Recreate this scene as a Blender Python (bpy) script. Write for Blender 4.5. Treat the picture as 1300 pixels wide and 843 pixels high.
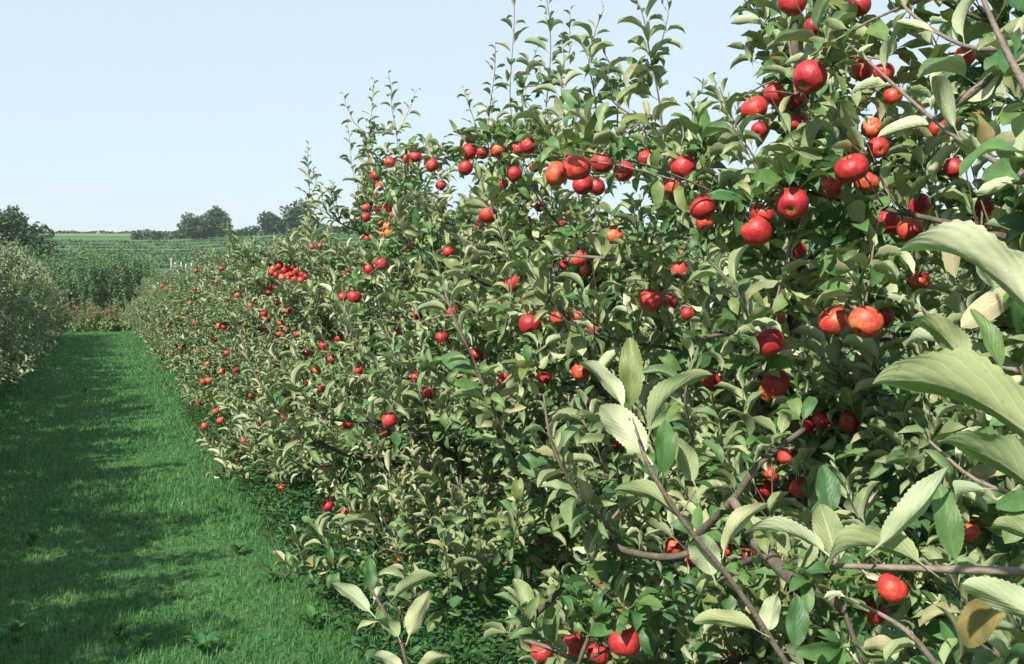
import bpy, math, random
import numpy as np
from mathutils import Vector, Matrix, Quaternion

for o in list(bpy.data.objects):
    bpy.data.objects.remove(o)
SC = bpy.context.scene
COL = SC.collection
R = math.radians
rng = np.random.default_rng(7)
random.seed(7)

# ------------------------------------------------------------------ camera
FPX, CX, CY, HORIZON = 1249.0, 650.0, 421.5, 372.0      # photograph is 1300 x 843
EYE = np.array([0.0, 0.0, 1.6])
YAW = R(22.8)
PITCH = math.atan((CY - HORIZON) / FPX)
cam_data = bpy.data.cameras.new('camera')
cam_data.sensor_width = 36.0
cam_data.lens = 36.0 * FPX / 1300.0
cam_data.clip_start = 0.02
cam_data.clip_end = 5000.0
cam = bpy.data.objects.new('camera', cam_data)
COL.objects.link(cam)
cam.location = EYE
cam.rotation_euler = (math.pi / 2 - PITCH, 0, -YAW)
SC.camera = cam
FWD = np.array([math.sin(YAW) * math.cos(PITCH), math.cos(YAW) * math.cos(PITCH), -math.sin(PITCH)])
RGT = np.array([math.cos(YAW), -math.sin(YAW), 0.0])
UPV = np.cross(RGT, FWD)

def at(px, py, d):
    """world point seen at a photograph pixel, d metres along the view axis"""
    return EYE + d * (FWD + RGT * ((px - CX) / FPX) - UPV * ((py - CY) / FPX))

def project(P):
    Q = np.asarray(P) - EYE
    d = Q @ FWD
    ds = np.where(np.abs(d) < 1e-4, 1e-4, d)
    return CX + FPX * (Q @ RGT) / ds, CY - FPX * (Q @ UPV) / ds, d

# ------------------------------------------------------------------ sky, sun, exposure
SUN_AZ, SUN_EL = R(-127.0), R(40.5)
SUN_DIR = Vector((math.sin(SUN_AZ) * math.cos(SUN_EL), math.cos(SUN_AZ) * math.cos(SUN_EL), math.sin(SUN_EL)))
world = bpy.data.worlds.new('World')
SC.world = world
world.use_nodes = True
wn, wl = world.node_tree.nodes, world.node_tree.links
wn.clear()
sky = wn.new('ShaderNodeTexSky')
sky.sky_type = 'NISHITA'
sky.sun_disc = False
sky.sun_elevation = SUN_EL
sky.sun_rotation = SUN_AZ
sky.air_density = 1.0
sky.dust_density = 1.2
sky.ozone_density = 2.0
SKY_STRENGTH = 0.095
mixs = wn.new('ShaderNodeMix'); mixs.data_type = 'RGBA'      # thin even summer haze over the whole sky
mixs.inputs[0].default_value = 0.8
mixs.inputs[7].default_value = (4.15, 4.8, 5.3, 1)
bg = wn.new('ShaderNodeBackground')
bg.inputs['Strength'].default_value = SKY_STRENGTH
wo = wn.new('ShaderNodeOutputWorld')
wl.new(sky.outputs[0], mixs.inputs[6])
wl.new(mixs.outputs[2], bg.inputs[0])
wl.new(bg.outputs[0], wo.inputs[0])

sun_data = bpy.data.lights.new('sun', 'SUN')
sun_data.energy = 4.5
sun_data.angle = R(0.55)
sun_data.color = (1.0, 0.925, 0.80)
sun = bpy.data.objects.new('sun', sun_data)
COL.objects.link(sun)
sun.rotation_euler = SUN_DIR.to_track_quat('Z', 'Y').to_euler()
sun.location = (-8, -6, 12)

SC.view_settings.view_transform = 'Standard'
SC.view_settings.look = 'None'
SC.view_settings.exposure = 1.0
SC.view_settings.gamma = 1.0
SC.view_settings.use_curve_mapping = False
SC.render.engine = 'CYCLES'
SC.cycles.max_bounces = 7
SC.cycles.diffuse_bounces = 5
SC.cycles.glossy_bounces = 2
SC.cycles.transmission_bounces = 4
SC.cycles.use_denoising = True

# ------------------------------------------------------------------ helpers
def quad_mesh(name, V, F, UV=None, smooth=True, mat=None):
    V = np.ascontiguousarray(V, dtype=np.float32)
    F = np.ascontiguousarray(F, dtype=np.int32)
    me = bpy.data.meshes.new(name)
    me.vertices.add(len(V))
    me.vertices.foreach_set('co', V.ravel())
    me.loops.add(F.size)
    me.loops.foreach_set('vertex_index', F.ravel())
    me.polygons.add(len(F))
    me.polygons.foreach_set('loop_start', np.arange(0, F.size, F.shape[1], dtype=np.int32))
    if smooth:
        me.polygons.foreach_set('use_smooth', np.ones(len(F), dtype=bool))
    if UV is not None:
        ul = me.uv_layers.new(name='UVMap')
        ul.data.foreach_set('uv', np.ascontiguousarray(np.asarray(UV, dtype=np.float32)[F.ravel()]).ravel())
    me.update(calc_edges=True)
    if mat:
        me.materials.append(mat)
    return me

def link(name, data, parent=None, M=None):
    o = bpy.data.objects.new(name, data)
    COL.objects.link(o)
    if parent is not None:
        o.parent = parent
    if M is not None:
        o.matrix_basis = M
    return o

def tag(o, label=None, cat=None, group=None, kind=None):
    if label: o['label'] = label
    if cat: o['category'] = cat
    if group: o['group'] = group
    if kind: o['kind'] = kind
    return o

class Bag:
    """collects quad geometry"""
    def __init__(s): s.V = []; s.F = []; s.U = []; s.n = 0
    def add(s, V, F, U=None):
        s.V.append(np.asarray(V, float)); s.F.append(np.asarray(F) + s.n); s.n += len(V)
        s.U.append(np.zeros((len(V), 2)) if U is None else U)
    def mesh(s, name, mat, smooth=True):
        return quad_mesh(name, np.vstack(s.V), np.vstack(s.F), np.vstack(s.U), smooth, mat)

def unit(v):
    v = np.asarray(v, float)
    return v / (np.linalg.norm(v, axis=-1, keepdims=True) + 1e-9)

def resample(pts, n):
    """smooth polyline through control points"""
    pts = np.asarray(pts, float)
    m = len(pts)
    if m == 2:
        t = np.linspace(0, 1, n)[:, None]
        return pts[0] * (1 - t) + pts[1] * t
    ext = np.vstack([2 * pts[0] - pts[1], pts, 2 * pts[-1] - pts[-2]])
    out = []
    for x in np.linspace(0, m - 1 - 1e-6, n):
        i = int(x); t = x - i
        a, b, c, d = ext[i], ext[i + 1], ext[i + 2], ext[i + 3]
        out.append(0.5 * (2 * b + (c - a) * t + (2 * a - 5 * b + 4 * c - d) * t * t + (3 * b - a - 3 * c + d) * t ** 3))
    return np.array(out)

def tube(bag, pts, r0, r1, seg=6, bumps=0.0, cap=False):
    pts = np.asarray(pts, float); n = len(pts)
    T = unit(np.gradient(pts, axis=0))
    ref = np.array([0.3, 0.2, 1.0]) if abs(T[0][2]) < 0.85 else np.array([1.0, 0.3, 0.1])
    A = unit(np.cross(T, ref)); B = np.cross(T, A)
    rad = np.linspace(r0, r1, n) if np.isscalar(r0) else np.asarray(r0)
    ang = np.arange(seg) * 2 * math.pi / seg
    rr = rad[:, None] * (1 + bumps * rng.standard_normal((n, seg)))
    V = (pts[:, None, :] + rr[..., None] * (np.cos(ang)[None, :, None] * A[:, None, :] + np.sin(ang)[None, :, None] * B[:, None, :])).reshape(-1, 3)
    i = np.arange(n - 1)[:, None] * seg; j = np.arange(seg)[None, :]; j2 = (j + 1) % seg
    F = np.stack([i + j, i + j2, i + seg + j2, i + seg + j], -1).reshape(-1, 4)
    L = np.concatenate([[0], np.cumsum(np.linalg.norm(np.diff(pts, axis=0), axis=1))])
    U = np.stack([np.tile(np.arange(seg) / seg, n), np.repeat(L, seg)], -1)
    bag.add(V, F, U)
    if cap and seg % 2 == 0:
        for base, flip in ((0, True), ((n - 1) * seg, False)):
            c = []
            for k in range(seg // 2 - 1):
                q = [base + k, base + k + 1, base + seg - 2 - k, base + seg - 1 - k]
                c.append(q[::-1] if flip else q)
            bag.F.append(np.array(c) + bag.n - len(V))

# ------------------------------------------------------------------ materials
def new_mat(name):
    m = bpy.data.materials.new(name); m.use_nodes = True
    nt = m.node_tree; nt.nodes.clear()
    out = nt.nodes.new('ShaderNodeOutputMaterial')
    return m, nt, nt.nodes, nt.links, out

def ramp(nodes, stops):
    r = nodes.new('ShaderNodeValToRGB')
    el = r.color_ramp.elements
    while len(el) < len(stops): el.new(0.5)
    for e, (p, c) in zip(el, stops):
        e.position = p; e.color = (*c, 1)
    return r

def mixc(nodes, links, fac, a, b, mode='MIX'):
    m = nodes.new('ShaderNodeMix'); m.data_type = 'RGBA'; m.blend_type = mode
    for sock, v in ((m.inputs[0], fac), (m.inputs[6], a), (m.inputs[7], b)):
        if hasattr(v, 'is_output'): links.new(v, sock)
        elif isinstance(v, tuple): sock.default_value = (*v, 1)
        else: sock.default_value = v
    return m.outputs[2]

def math_n(nodes, links, op, a, b=None, c=None):
    m = nodes.new('ShaderNodeMath'); m.operation = op
    for k, v in enumerate((a, b, c)):
        if v is None: continue
        if hasattr(v, 'is_output'): links.new(v, m.inputs[k])
        else: m.inputs[k].default_value = v
    return m.outputs[0]

def noise(nodes, links, scale, detail=3, vec=None, rough=0.55):
    n = nodes.new('ShaderNodeTexNoise')
    n.inputs['Scale'].default_value = scale; n.inputs['Detail'].default_value = detail; n.inputs['Roughness'].default_value = rough
    if vec is not None: links.new(vec, n.inputs['Vector'])
    return n.outputs[0]

def leaf_material(name, per_object, top, under, veins=True, transl=0.22, rough_top=0.5):
    m, nt, N, L, out = new_mat(name)
    if per_object:
        rnd = N.new('ShaderNodeObjectInfo').outputs['Random']
    else:
        rnd = N.new('ShaderNodeNewGeometry').outputs['Random Per Island']
    geo = N.new('ShaderNodeNewGeometry')
    rt = ramp(N, top); L.new(rnd, rt.inputs[0])
    r2 = math_n(N, L, 'FRACT', math_n(N, L, 'MULTIPLY', rnd, 7.31))
    ru = ramp(N, under); L.new(r2, ru.inputs[0])
    uvn = N.new('ShaderNodeTexCoord')
    sep = N.new('ShaderNodeSeparateXYZ'); L.new(uvn.outputs['UV'], sep.inputs[0])
    ctop, cund = rt.outputs[0], ru.outputs[0]
    # blotches of age and wear
    nb = noise(N, L, 5.0, 4, uvn.outputs['Object'] if per_object else None)
    geop = N.new('ShaderNodeNewGeometry').outputs['Position']
    nb = noise(N, L, 38.0, 3, geop)
    blot = N.new('ShaderNodeMapRange'); L.new(nb, blot.inputs[0])
    blot.inputs[1].default_value = 0.3; blot.inputs[2].default_value = 0.7; blot.inputs[3].default_value = 0.72; blot.inputs[4].default_value = 1.22
    grey = N.new('ShaderNodeCombineXYZ')
    for k in range(3): L.new(blot.outputs[0], grey.inputs[k])
    ctop = mixc(N, L, 1.0, ctop, grey.outputs[0], 'MULTIPLY')
    bump_out = None
    if veins:
        au = math_n(N, L, 'ABSOLUTE', math_n(N, L, 'SUBTRACT', sep.outputs[0], 0.5))
        mid = N.new('ShaderNodeMapRange'); L.new(au, mid.inputs[0])
        mid.inputs[1].default_value = 0.008; mid.inputs[2].default_value = 0.035; mid.inputs[3].default_value = 1; mid.inputs[4].default_value = 0
        ph = math_n(N, L, 'SUBTRACT', math_n(N, L, 'MULTIPLY', sep.outputs[1], 44.0), math_n(N, L, 'ADD', math_n(N, L, 'MULTIPLY', au, 44.0), math_n(N, L, 'MULTIPLY', noise(N, L, 4.0, 2, uvn.outputs['UV']), 5.0)))
        sv = N.new('ShaderNodeMapRange'); L.new(math_n(N, L, 'SINE', ph), sv.inputs[0])
        sv.inputs[1].default_value = 0.93; sv.inputs[2].default_value = 1.0; sv.inputs[3].default_value = 0; sv.inputs[4].default_value = 0.55
        vein = math_n(N, L, 'MAXIMUM', mid.outputs[0], sv.outputs[0])
        ctop = mixc(N, L, math_n(N, L, 'MULTIPLY', vein, 0.30), ctop, (0.16, 0.21, 0.08))
        cund = mixc(N, L, math_n(N, L, 'MULTIPLY', vein, 0.8), cund, (0.60, 0.61, 0.42))
        bp = N.new('ShaderNodeBump'); bp.inputs['Strength'].default_value = 0.4; bp.inputs['Distance'].default_value = 0.004
        L.new(math_n(N, L, 'ADD', math_n(N, L, 'MULTIPLY', math_n(N, L, 'SINE', ph), 0.05), math_n(N, L, 'MULTIPLY', noise(N, L, 160.0, 2, geop), 0.22)), bp.inputs['Height'])
        bump_out = bp.outputs[0]
        # insect marks and russet specks
        sp = N.new('ShaderNodeMapRange'); L.new(noise(N, L, 170.0, 2, geop), sp.inputs[0])
        sp.inputs[1].default_value = 0.70; sp.inputs[2].default_value = 0.76; sp.inputs[3].default_value = 0.0; sp.inputs[4].default_value = 0.65
        ctop = mixc(N, L, sp.outputs[0], ctop, (0.16, 0.10, 0.04)); cund = mixc(N, L, sp.outputs[0], cund, (0.22, 0.16, 0.07))
        sh = N.new('ShaderNodeMapRange'); L.new(noise(N, L, 22.0, 3, geop), sh.inputs[0])
        sh.inputs[1].default_value = 0.35; sh.inputs[2].default_value = 0.7; sh.inputs[3].default_value = 0.0; sh.inputs[4].default_value = 0.35
        cund = mixc(N, L, sh.outputs[0], cund, (0.24, 0.31, 0.13))
    col = mixc(N, L, geo.outputs['Backfacing'], ctop, cund)
    pb = N.new('ShaderNodeBsdfPrincipled')
    L.new(col, pb.inputs['Base Color'])
    ro = N.new('ShaderNodeMapRange'); L.new(geo.outputs['Backfacing'], ro.inputs[0])
    ro.inputs[3].default_value = rough_top; ro.inputs[4].default_value = 0.8
    L.new(ro.outputs[0], pb.inputs['Roughness'])
    pb.inputs['Specular IOR Level'].default_value = 0.4
    if bump_out: L.new(bump_out, pb.inputs['Normal'])
    tr = N.new('ShaderNodeBsdfTranslucent')
    tcol = mixc(N, L, 0.5, rt.outputs[0], (0.18, 0.26, 0.04))
    L.new(tcol, tr.inputs['Color'])
    ms = N.new('ShaderNodeMixShader'); ms.inputs[0].default_value = transl
    L.new(pb.outputs[0], ms.inputs[1]); L.new(tr.outputs[0], ms.inputs[2])
    L.new(ms.outputs[0], out.inputs[0])
    return m

TOP = [(0.0, (0.036, 0.105, 0.034)), (0.35, (0.060, 0.150, 0.045)), (0.7, (0.095, 0.190, 0.055)), (0.95, (0.15, 0.19, 0.06)), (1.0, (0.24, 0.20, 0.08))]
UND = [(0.0, (0.23, 0.30, 0.15)), (0.5, (0.34, 0.385, 0.20)), (0.9, (0.43, 0.455, 0.26)), (1.0, (0.45, 0.37, 0.25))]
TOP_YOUNG = [(0.0, (0.10, 0.175, 0.075)), (0.4, (0.155, 0.225, 0.100)), (0.8, (0.215, 0.27, 0.130)), (1.0, (0.29, 0.27, 0.15))]
UND_YOUNG = [(0.0, (0.32, 0.40, 0.25)), (0.5, (0.43, 0.485, 0.315)), (0.9, (0.54, 0.57, 0.39)), (1.0, (0.55, 0.49, 0.38))]
M_LEAF_OBJ = leaf_material('apple_leaf', True, TOP, UND)
M_YOUNG_OBJ = leaf_material('young_apple_leaf', True, TOP_YOUNG, UND_YOUNG, transl=0.15, rough_top=0.6)
M_YOUNG = leaf_material('young_apple_foliage', False, TOP_YOUNG, UND_YOUNG, transl=0.15, rough_top=0.6)
M_YOUNG_FAR = leaf_material('young_apple_foliage_far', False, TOP_YOUNG, [(0.0, (0.27, 0.38, 0.24)), (0.5, (0.38, 0.465, 0.31)), (0.9, (0.50, 0.56, 0.39)), (1.0, (0.52, 0.50, 0.37))], veins=False, transl=0.15, rough_top=0.6)
M_LEAF = leaf_material('apple_foliage', False, TOP, UND)
M_LEAF_FAR = leaf_material('apple_foliage_far', False, TOP, UND, veins=False)

def bark_material(name, a, b, scale=30.0, rough=0.85):
    m, nt, N, L, out = new_mat(name)
    tc = N.new('ShaderNodeTexCoord')
    n1 = noise(N, L, scale, 5, tc.outputs['Object'], 0.65)
    r = ramp(N, [(0.3, a), (0.7, b)]); L.new(n1, r.inputs[0])
    n2 = noise(N, L, scale * 4, 3, tc.outputs['Object'])
    bp = N.new('ShaderNodeBump'); bp.inputs['Strength'].default_value = 0.5; bp.inputs['Distance'].default_value = 0.004
    L.new(n2, bp.inputs['Height'])
    pb = N.new('ShaderNodeBsdfPrincipled'); pb.inputs['Roughness'].default_value = rough
    L.new(r.outputs[0], pb.inputs['Base Color']); L.new(bp.outputs[0], pb.inputs['Normal'])
    L.new(pb.outputs[0], out.inputs[0])
    return m
M_BARK = bark_material('bark', (0.045, 0.036, 0.026), (0.13, 0.115, 0.085))
M_TWIG = bark_material('young_twig_bark', (0.11, 0.082, 0.066), (0.21, 0.17, 0.14), 60, 0.65)
M_STAKE = bark_material('weathered_stake', (0.30, 0.24, 0.17), (0.46, 0.40, 0.31), 18)
M_POST = bark_material('pale_post', (0.32, 0.33, 0.32), (0.42, 0.42, 0.41), 5)
M_STEM = bark_material('apple_stem_bark', (0.09, 0.07, 0.03), (0.17, 0.14, 0.06), 200, 0.7)

def apple_material(name, stops, blush):
    m, nt, N, L, out = new_mat(name)
    oi = N.new('ShaderNodeObjectInfo'); tc = N.new('ShaderNodeTexCoord')
    vm = N.new('ShaderNodeVectorMath'); vm.operation = 'ADD'
    L.new(tc.outputs['Object'], vm.inputs[0])
    cmb = N.new('ShaderNodeCombineXYZ')
    L.new(math_n(N, L, 'MULTIPLY', oi.outputs['Random'], 37.0), cmb.inputs[0]); L.new(math_n(N, L, 'MULTIPLY', oi.outputs['Random'], 11.0), cmb.inputs[2])
    L.new(cmb.outputs[0], vm.inputs[1])
    big = noise(N, L, 1.1, 2, vm.outputs[0])
    mp = N.new('ShaderNodeMapping'); mp.inputs['Scale'].default_value = (9, 9, 1.2); L.new(vm.outputs[0], mp.inputs[0])
    streak = noise(N, L, 1.6, 3, mp.outputs[0])
    f = math_n(N, L, 'ADD', math_n(N, L, 'MULTIPLY', big, 0.75), math_n(N, L, 'MULTIPLY', streak, 0.35))
    f = math_n(N, L, 'ADD', f, math_n(N, L, 'MULTIPLY', math_n(N, L, 'SUBTRACT', oi.outputs['Random'], 0.5), blush))
    r = ramp(N, stops); L.new(f, r.inputs[0])
    vor = N.new('ShaderNodeTexVoronoi'); vor.inputs['Scale'].default_value = 9.0; L.new(vm.outputs[0], vor.inputs['Vector'])
    dot = N.new('ShaderNodeMapRange'); L.new(vor.outputs['Distance'], dot.inputs[0])
    dot.inputs[1].default_value = 0.06; dot.inputs[2].default_value = 0.12; dot.inputs[3].default_value = 0.45; dot.inputs[4].default_value = 0.0
    c = mixc(N, L, dot.outputs[0], r.outputs[0], (0.55, 0.27, 0.12))
    # green-brown hollow round the stem and at the calyx
    sep = N.new('ShaderNodeSeparateXYZ'); L.new(tc.outputs['Object'], sep.inputs[0])
    rad = math_n(N, L, 'SQRT', math_n(N, L, 'ADD', math_n(N, L, 'MULTIPLY', sep.outputs[0], sep.outputs[0]), math_n(N, L, 'MULTIPLY', sep.outputs[1], sep.outputs[1])))
    hol = N.new('ShaderNodeMapRange'); L.new(rad, hol.inputs[0])
    hol.inputs[1].default_value = 0.12; hol.inputs[2].default_value = 0.36; hol.inputs[3].default_value = 0.75; hol.inputs[4].default_value = 0
    c = mixc(N, L, hol.outputs[0], c, (0.34, 0.23, 0.06))
    pb = N.new('ShaderNodeBsdfPrincipled'); L.new(c, pb.inputs['Base Color'])
    rg = N.new('ShaderNodeMapRange'); L.new(noise(N, L, 6, 3, vm.outputs[0]), rg.inputs[0]); rg.inputs[3].default_value = 0.36; rg.inputs[4].default_value = 0.6
    L.new(rg.outputs[0], pb.inputs['Roughness'])
    pb.inputs['Subsurface Weight'].default_value = 0.0
    pb.inputs['Specular IOR Level'].default_value = 0.5
    bp = N.new('ShaderNodeBump'); bp.inputs['Strength'].default_value = 0.12; bp.inputs['Distance'].default_value = 0.05
    L.new(noise(N, L, 2.5, 3, vm.outputs[0]), bp.inputs['Height']); L.new(bp.outputs[0], pb.inputs['Normal'])
    L.new(pb.outputs[0], out.inputs[0])
    return m
M_APPLE = apple_material('red_apple_skin', [(0.18, (0.58, 0.28, 0.08)), (0.34, (0.56, 0.115, 0.050)), (0.50, (0.48, 0.038, 0.034)), (0.75, (0.28, 0.014, 0.022))], 0.38)
M_APPLE_Y = apple_material('orange_apple_skin', [(0.25, (0.62, 0.36, 0.08)), (0.5, (0.64, 0.22, 0.05)), (0.75, (0.55, 0.08, 0.03))], 0.25)
M_CALYX = bark_material('calyx_brown', (0.09, 0.055, 0.025), (0.24, 0.17, 0.08), 6)

# ------------------------------------------------------------------ terrain
def hgt(x, y):
    x = np.asarray(x, float); y = np.asarray(y, float)
    s = y + 0.55 * np.maximum(x - 12, 0)
    t = np.clip((s - 56) / 200.0, 0, 1)
    z = 15.3 * (0.45 * t + 0.55 * t * t * (3 - 2 * t)) + 0.9 * t * np.clip(x / 60.0, -0.5, 3)
    z = z - np.minimum(0.022 * np.maximum(s - 262, 0), 10.0)
    return z + 0.35 * t * np.sin(x * 0.05 + 1.0) * np.sin(y * 0.06)

def ground_material():
    m, nt, N, L, out = new_mat('meadow_ground')
    geo = N.new('ShaderNodeNewGeometry').outputs['Position']
    n1 = noise(N, L, 0.9, 5, geo); n2 = noise(N, L, 0.05, 4, geo); n3 = noise(N, L, 14, 4, geo)
    r = ramp(N, [(0.3, (0.040, 0.130, 0.045)), (0.55, (0.060, 0.180, 0.055)), (0.75, (0.095, 0.200, 0.062))]); L.new(n1, r.inputs[0])
    c = mixc(N, L, n3, r.outputs[0], (0.050, 0.100, 0.035))
    c = mixc(N, L, math_n(N, L, 'MULTIPLY', n2, 0.5), c, (0.070, 0.125, 0.045))
    pb = N.new('ShaderNodeBsdfPrincipled'); pb.inputs['Roughness'].default_value = 0.9
    pb.inputs['Specular IOR Level'].default_value = 0.15
    L.new(c, pb.inputs['Base Color'])
    bp = N.new('ShaderNodeBump'); bp.inputs['Strength'].default_value = 0.6; bp.inputs['Distance'].default_value = 0.05
    L.new(n3, bp.inputs['Height']); L.new(bp.outputs[0], pb.inputs['Normal'])
    L.new(pb.outputs[0], out.inputs[0])
    return m
M_GROUND = ground_material()
gx = np.unique(np.concatenate([np.linspace(-900, -150, 14), np.linspace(-150, -20, 27), np.linspace(-20, 20, 41), np.linspace(20, 260, 61), np.linspace(260, 1100, 14)]))
gy = np.unique(np.concatenate([np.linspace(-400, -10, 14), np.linspace(-10, 56, 34), np.linspace(56, 300, 90), np.linspace(300, 1100, 16)]))
X, Y = np.meshgrid(gx, gy)
Vg = np.stack([X, Y, hgt(X, Y)], -1).reshape(-1, 3)
nx, ny = len(gx), len(gy)
ii, jj = np.meshgrid(np.arange(ny - 1), np.arange(nx - 1), indexing='ij')
Fg = np.stack([ii * nx + jj, ii * nx + jj + 1, (ii + 1) * nx + jj + 1, (ii + 1) * nx + jj], -1).reshape(-1, 4)
tag(link('ground', quad_mesh('ground', Vg, Fg, None, True, M_GROUND)), 'green orchard ground rising to a low hill', kind='structure')

# fields lying on the hill: draped sheets with their own crop colour
def field_material(name, a, b, stripe):
    m, nt, N, L, out = new_mat(name)
    geo = N.new('ShaderNodeNewGeometry').outputs['Position']
    sp = N.new('ShaderNodeSeparateXYZ'); L.new(geo, sp.inputs[0])
    n1 = noise(N, L, 0.35, 5, geo)
    w = math_n(N, L, 'SINE', math_n(N, L, 'ADD', math_n(N, L, 'MULTIPLY', sp.outputs[1], stripe), math_n(N, L, 'MULTIPLY', n1, 3.0)))
    f = math_n(N, L, 'ADD', math_n(N, L, 'MULTIPLY', w, 0.22), n1)
    r = ramp(N, [(0.3, a), (0.7, b)]); L.new(f, r.inputs[0])
    pb = N.new('ShaderNodeBsdfPrincipled'); pb.inputs['Roughness'].default_value = 0.95; pb.inputs['Specular IOR Level'].default_value = 0.1
    L.new(r.outputs[0], pb.inputs['Base Color']); L.new(pb.outputs[0], out.inputs[0])
    return m
def field(x0, x1, y0f, y1f, mat, label, lift=0.06):
    xs = np.linspace(x0, x1, 60); t = np.linspace(0, 1, 24)
    XX, TT = np.meshgrid(xs, t)
    YY = y0f(XX) * (1 - TT) + y1f(XX) * TT
    V = np.stack([XX, YY, hgt(XX, YY) + lift], -1).reshape(-1, 3)
    i, j = np.meshgrid(np.arange(23), np.arange(59), indexing='ij')
    F = np.stack([i * 60 + j, i * 60 + j + 1, (i + 1) * 60 + j + 1, (i + 1) * 60 + j], -1).reshape(-1, 4)
    return tag(link('field', quad_mesh('field', V, F, None, True, mat)), label, kind='structure')
field(-60, 22, lambda x: 212 + 0.1 * x, lambda x: 243 + 0 * x, field_material('stubble_field', (0.10, 0.14, 0.055), (0.17, 0.20, 0.085), 1.4), 'pale green stubble field below the crest of the hill')
field(-50, 70, lambda x: 150 + 0.0 * x, lambda x: 196 + 0.12 * x, field_material('crop_field', (0.05, 0.105, 0.045), (0.08, 0.145, 0.06), 0.9), 'bright green striped crop field across the hillside', 0.12)

# ------------------------------------------------------------------ leaf shapes
def leaf_template(nu, nv, curl, fold, wav=0.0, wl=0.56, pet=0.24, serr=0.0, chord=False, phase=0.0, twist=0.0, rng_=None):
    u = np.concatenate([[-pet], [-pet * 0.5] if nu > 6 else [], np.linspace(0, 1, nu + 1)])
    ub = np.clip(u, 0, 1)
    w = 0.5 * wl * (np.maximum(ub, 1e-4) ** 0.62) * ((1 - ub) ** 0.72) * 2.05
    w = np.maximum(w, 0.0035); w[u <= 0] = 0.016; w[u == 0] = 0.022
    th = 0.35 * curl - curl * np.where(u > 0, u ** 1.15, 0) * 1.35
    du = np.diff(u, prepend=u[0])
    ym = np.cumsum(du * np.cos(th)); zm = np.cumsum(du * np.sin(th))
    k0 = 2 if nu > 6 else 1
    ym -= ym[k0]; zm -= zm[k0]
    if chord:
        a = math.atan2(zm[-1], ym[-1]); ln = math.hypot(ym[-1], zm[-1])
        ca, sa = math.cos(-a), math.sin(-a)
        ym, zm = (ym * ca - zm * sa) / ln, (ym * sa + zm * ca) / ln
        th = th - a
    else:
        y0 = ym[0]; z0 = zm[0]; ym = ym - y0; zm = zm - z0      # origin at the foot of the petiole
    v = np.linspace(-1, 1, nv + 1)
    U, Vv = np.meshgrid(u, v, indexing='ij')
    W = np.repeat(w[:, None], nv + 1, 1)
    if serr:
        alt = (np.arange(len(u)) % 2)[:, None] * serr
        W = W * np.where(np.abs(Vv) > 0.99, 1 - alt * (U > 0.03), 1)
    tw = twist * np.clip(U, 0, 1)
    fo = fold * (1 - 0.25 * np.clip(U, 0, 1))
    lat = Vv * W * np.cos(fo * np.abs(Vv) ** 0.5)
    nor = np.abs(Vv) * W * np.sin(fo) + wav * W * np.sin(U * 11 + phase + (Vv > 0) * 1.7) * Vv * Vv
    lat, nor = lat * np.cos(tw) - nor * np.sin(tw), lat * np.sin(tw) + nor * np.cos(tw)
    TH = np.repeat(th[:, None], nv + 1, 1)
    P = np.stack([lat, ym[:, None] - nor * np.sin(TH), zm[:, None] + nor * np.cos(TH)], -1).reshape(-1, 3)
    UV = np.stack([Vv * 0.5 + 0.5, np.clip(U, 0, 1)], -1).reshape(-1, 2)
    n1 = nv + 1
    i, j = np.meshgrid(np.arange(len(u) - 1), np.arange(nv), indexing='ij')
    F = np.stack([i * n1 + j, i * n1 + j + 1, (i + 1) * n1 + j + 1, (i + 1) * n1 + j], -1).reshape(-1, 4)
    return P, F, UV

NVAR = 8
var = [(0.45, 0.95, 0.12, 0.66), (0.75, 1.1, 0.12, 0.64), (1.05, 1.0, 0.10, 0.62), (0.6, 1.25, 0.14, 0.68), (0.35, 0.25, 0.2, 0.62), (0.9, 0.6, 0.15, 0.56), (1.3, 0.40, 0.2, 0.58), (0.7, 0.5, 0.18, 0.52)]
TPL = {}
TPL['near'] = [leaf_template(9, 4, c, f, w, wl, serr=0.0, phase=i * 1.3, twist=(-0.5, 0.4, 0.2, -0.3, 0.6, -0.2, 0.35, -0.6)[i]) for i, (c, f, w, wl) in enumerate(var)]
TPL['mid'] = [leaf_template(4, 2, c, f, w, wl, phase=i * 1.3, twist=(-0.5, 0.4, 0.2, -0.3, 0.6, -0.2, 0.35, -0.6)[i]) for i, (c, f, w, wl) in enumerate(var)]
TPL['far'] = [leaf_template(3, 2, c, f, 0, wl * 1.1, pet=0.15) for i, (c, f, w, wl) in enumerate(var)]
LEAF_MESH = [quad_mesh('leaf', P, F, UV, True, M_YOUNG_OBJ if k < 4 else M_LEAF_OBJ) for k, (P, F, UV) in enumerate(TPL['near'])]

def frames(d, n):
    d = unit(d); n = unit(n - d * np.sum(n * d, -1, keepdims=True))
    x = np.cross(d, n)
    return np.stack([x, d, n], -1)          # columns

def joined_leaves(name, tpl, pos, d, n, ln, vr, mat):
    Fr = frames(d, n) * ln[:, None, None]
    bag = Bag(); old = []
    for k in range(NVAR):
        idx = np.nonzero(vr == k)[0]
        if not len(idx): continue
        P, F, UV = tpl[k]
        V = np.einsum('nij,pj->npi', Fr[idx], P) + pos[idx][:, None, :]
        bag.add(V.reshape(-1, 3), (F[None] + (np.arange(len(idx)) * len(P))[:, None, None]).reshape(-1, 4), np.tile(UV, (len(idx), 1)))
        old.append(np.full(len(idx) * len(F), k >= 4, dtype=np.int32))
    young = {M_LEAF.name: M_YOUNG, M_LEAF_FAR.name: M_YOUNG_FAR}.get(mat.name)
    me = bag.mesh(name, young or mat)
    if young:
        me.materials.append(mat); me.polygons.foreach_set('material_index', np.concatenate(old))
    return me

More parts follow.
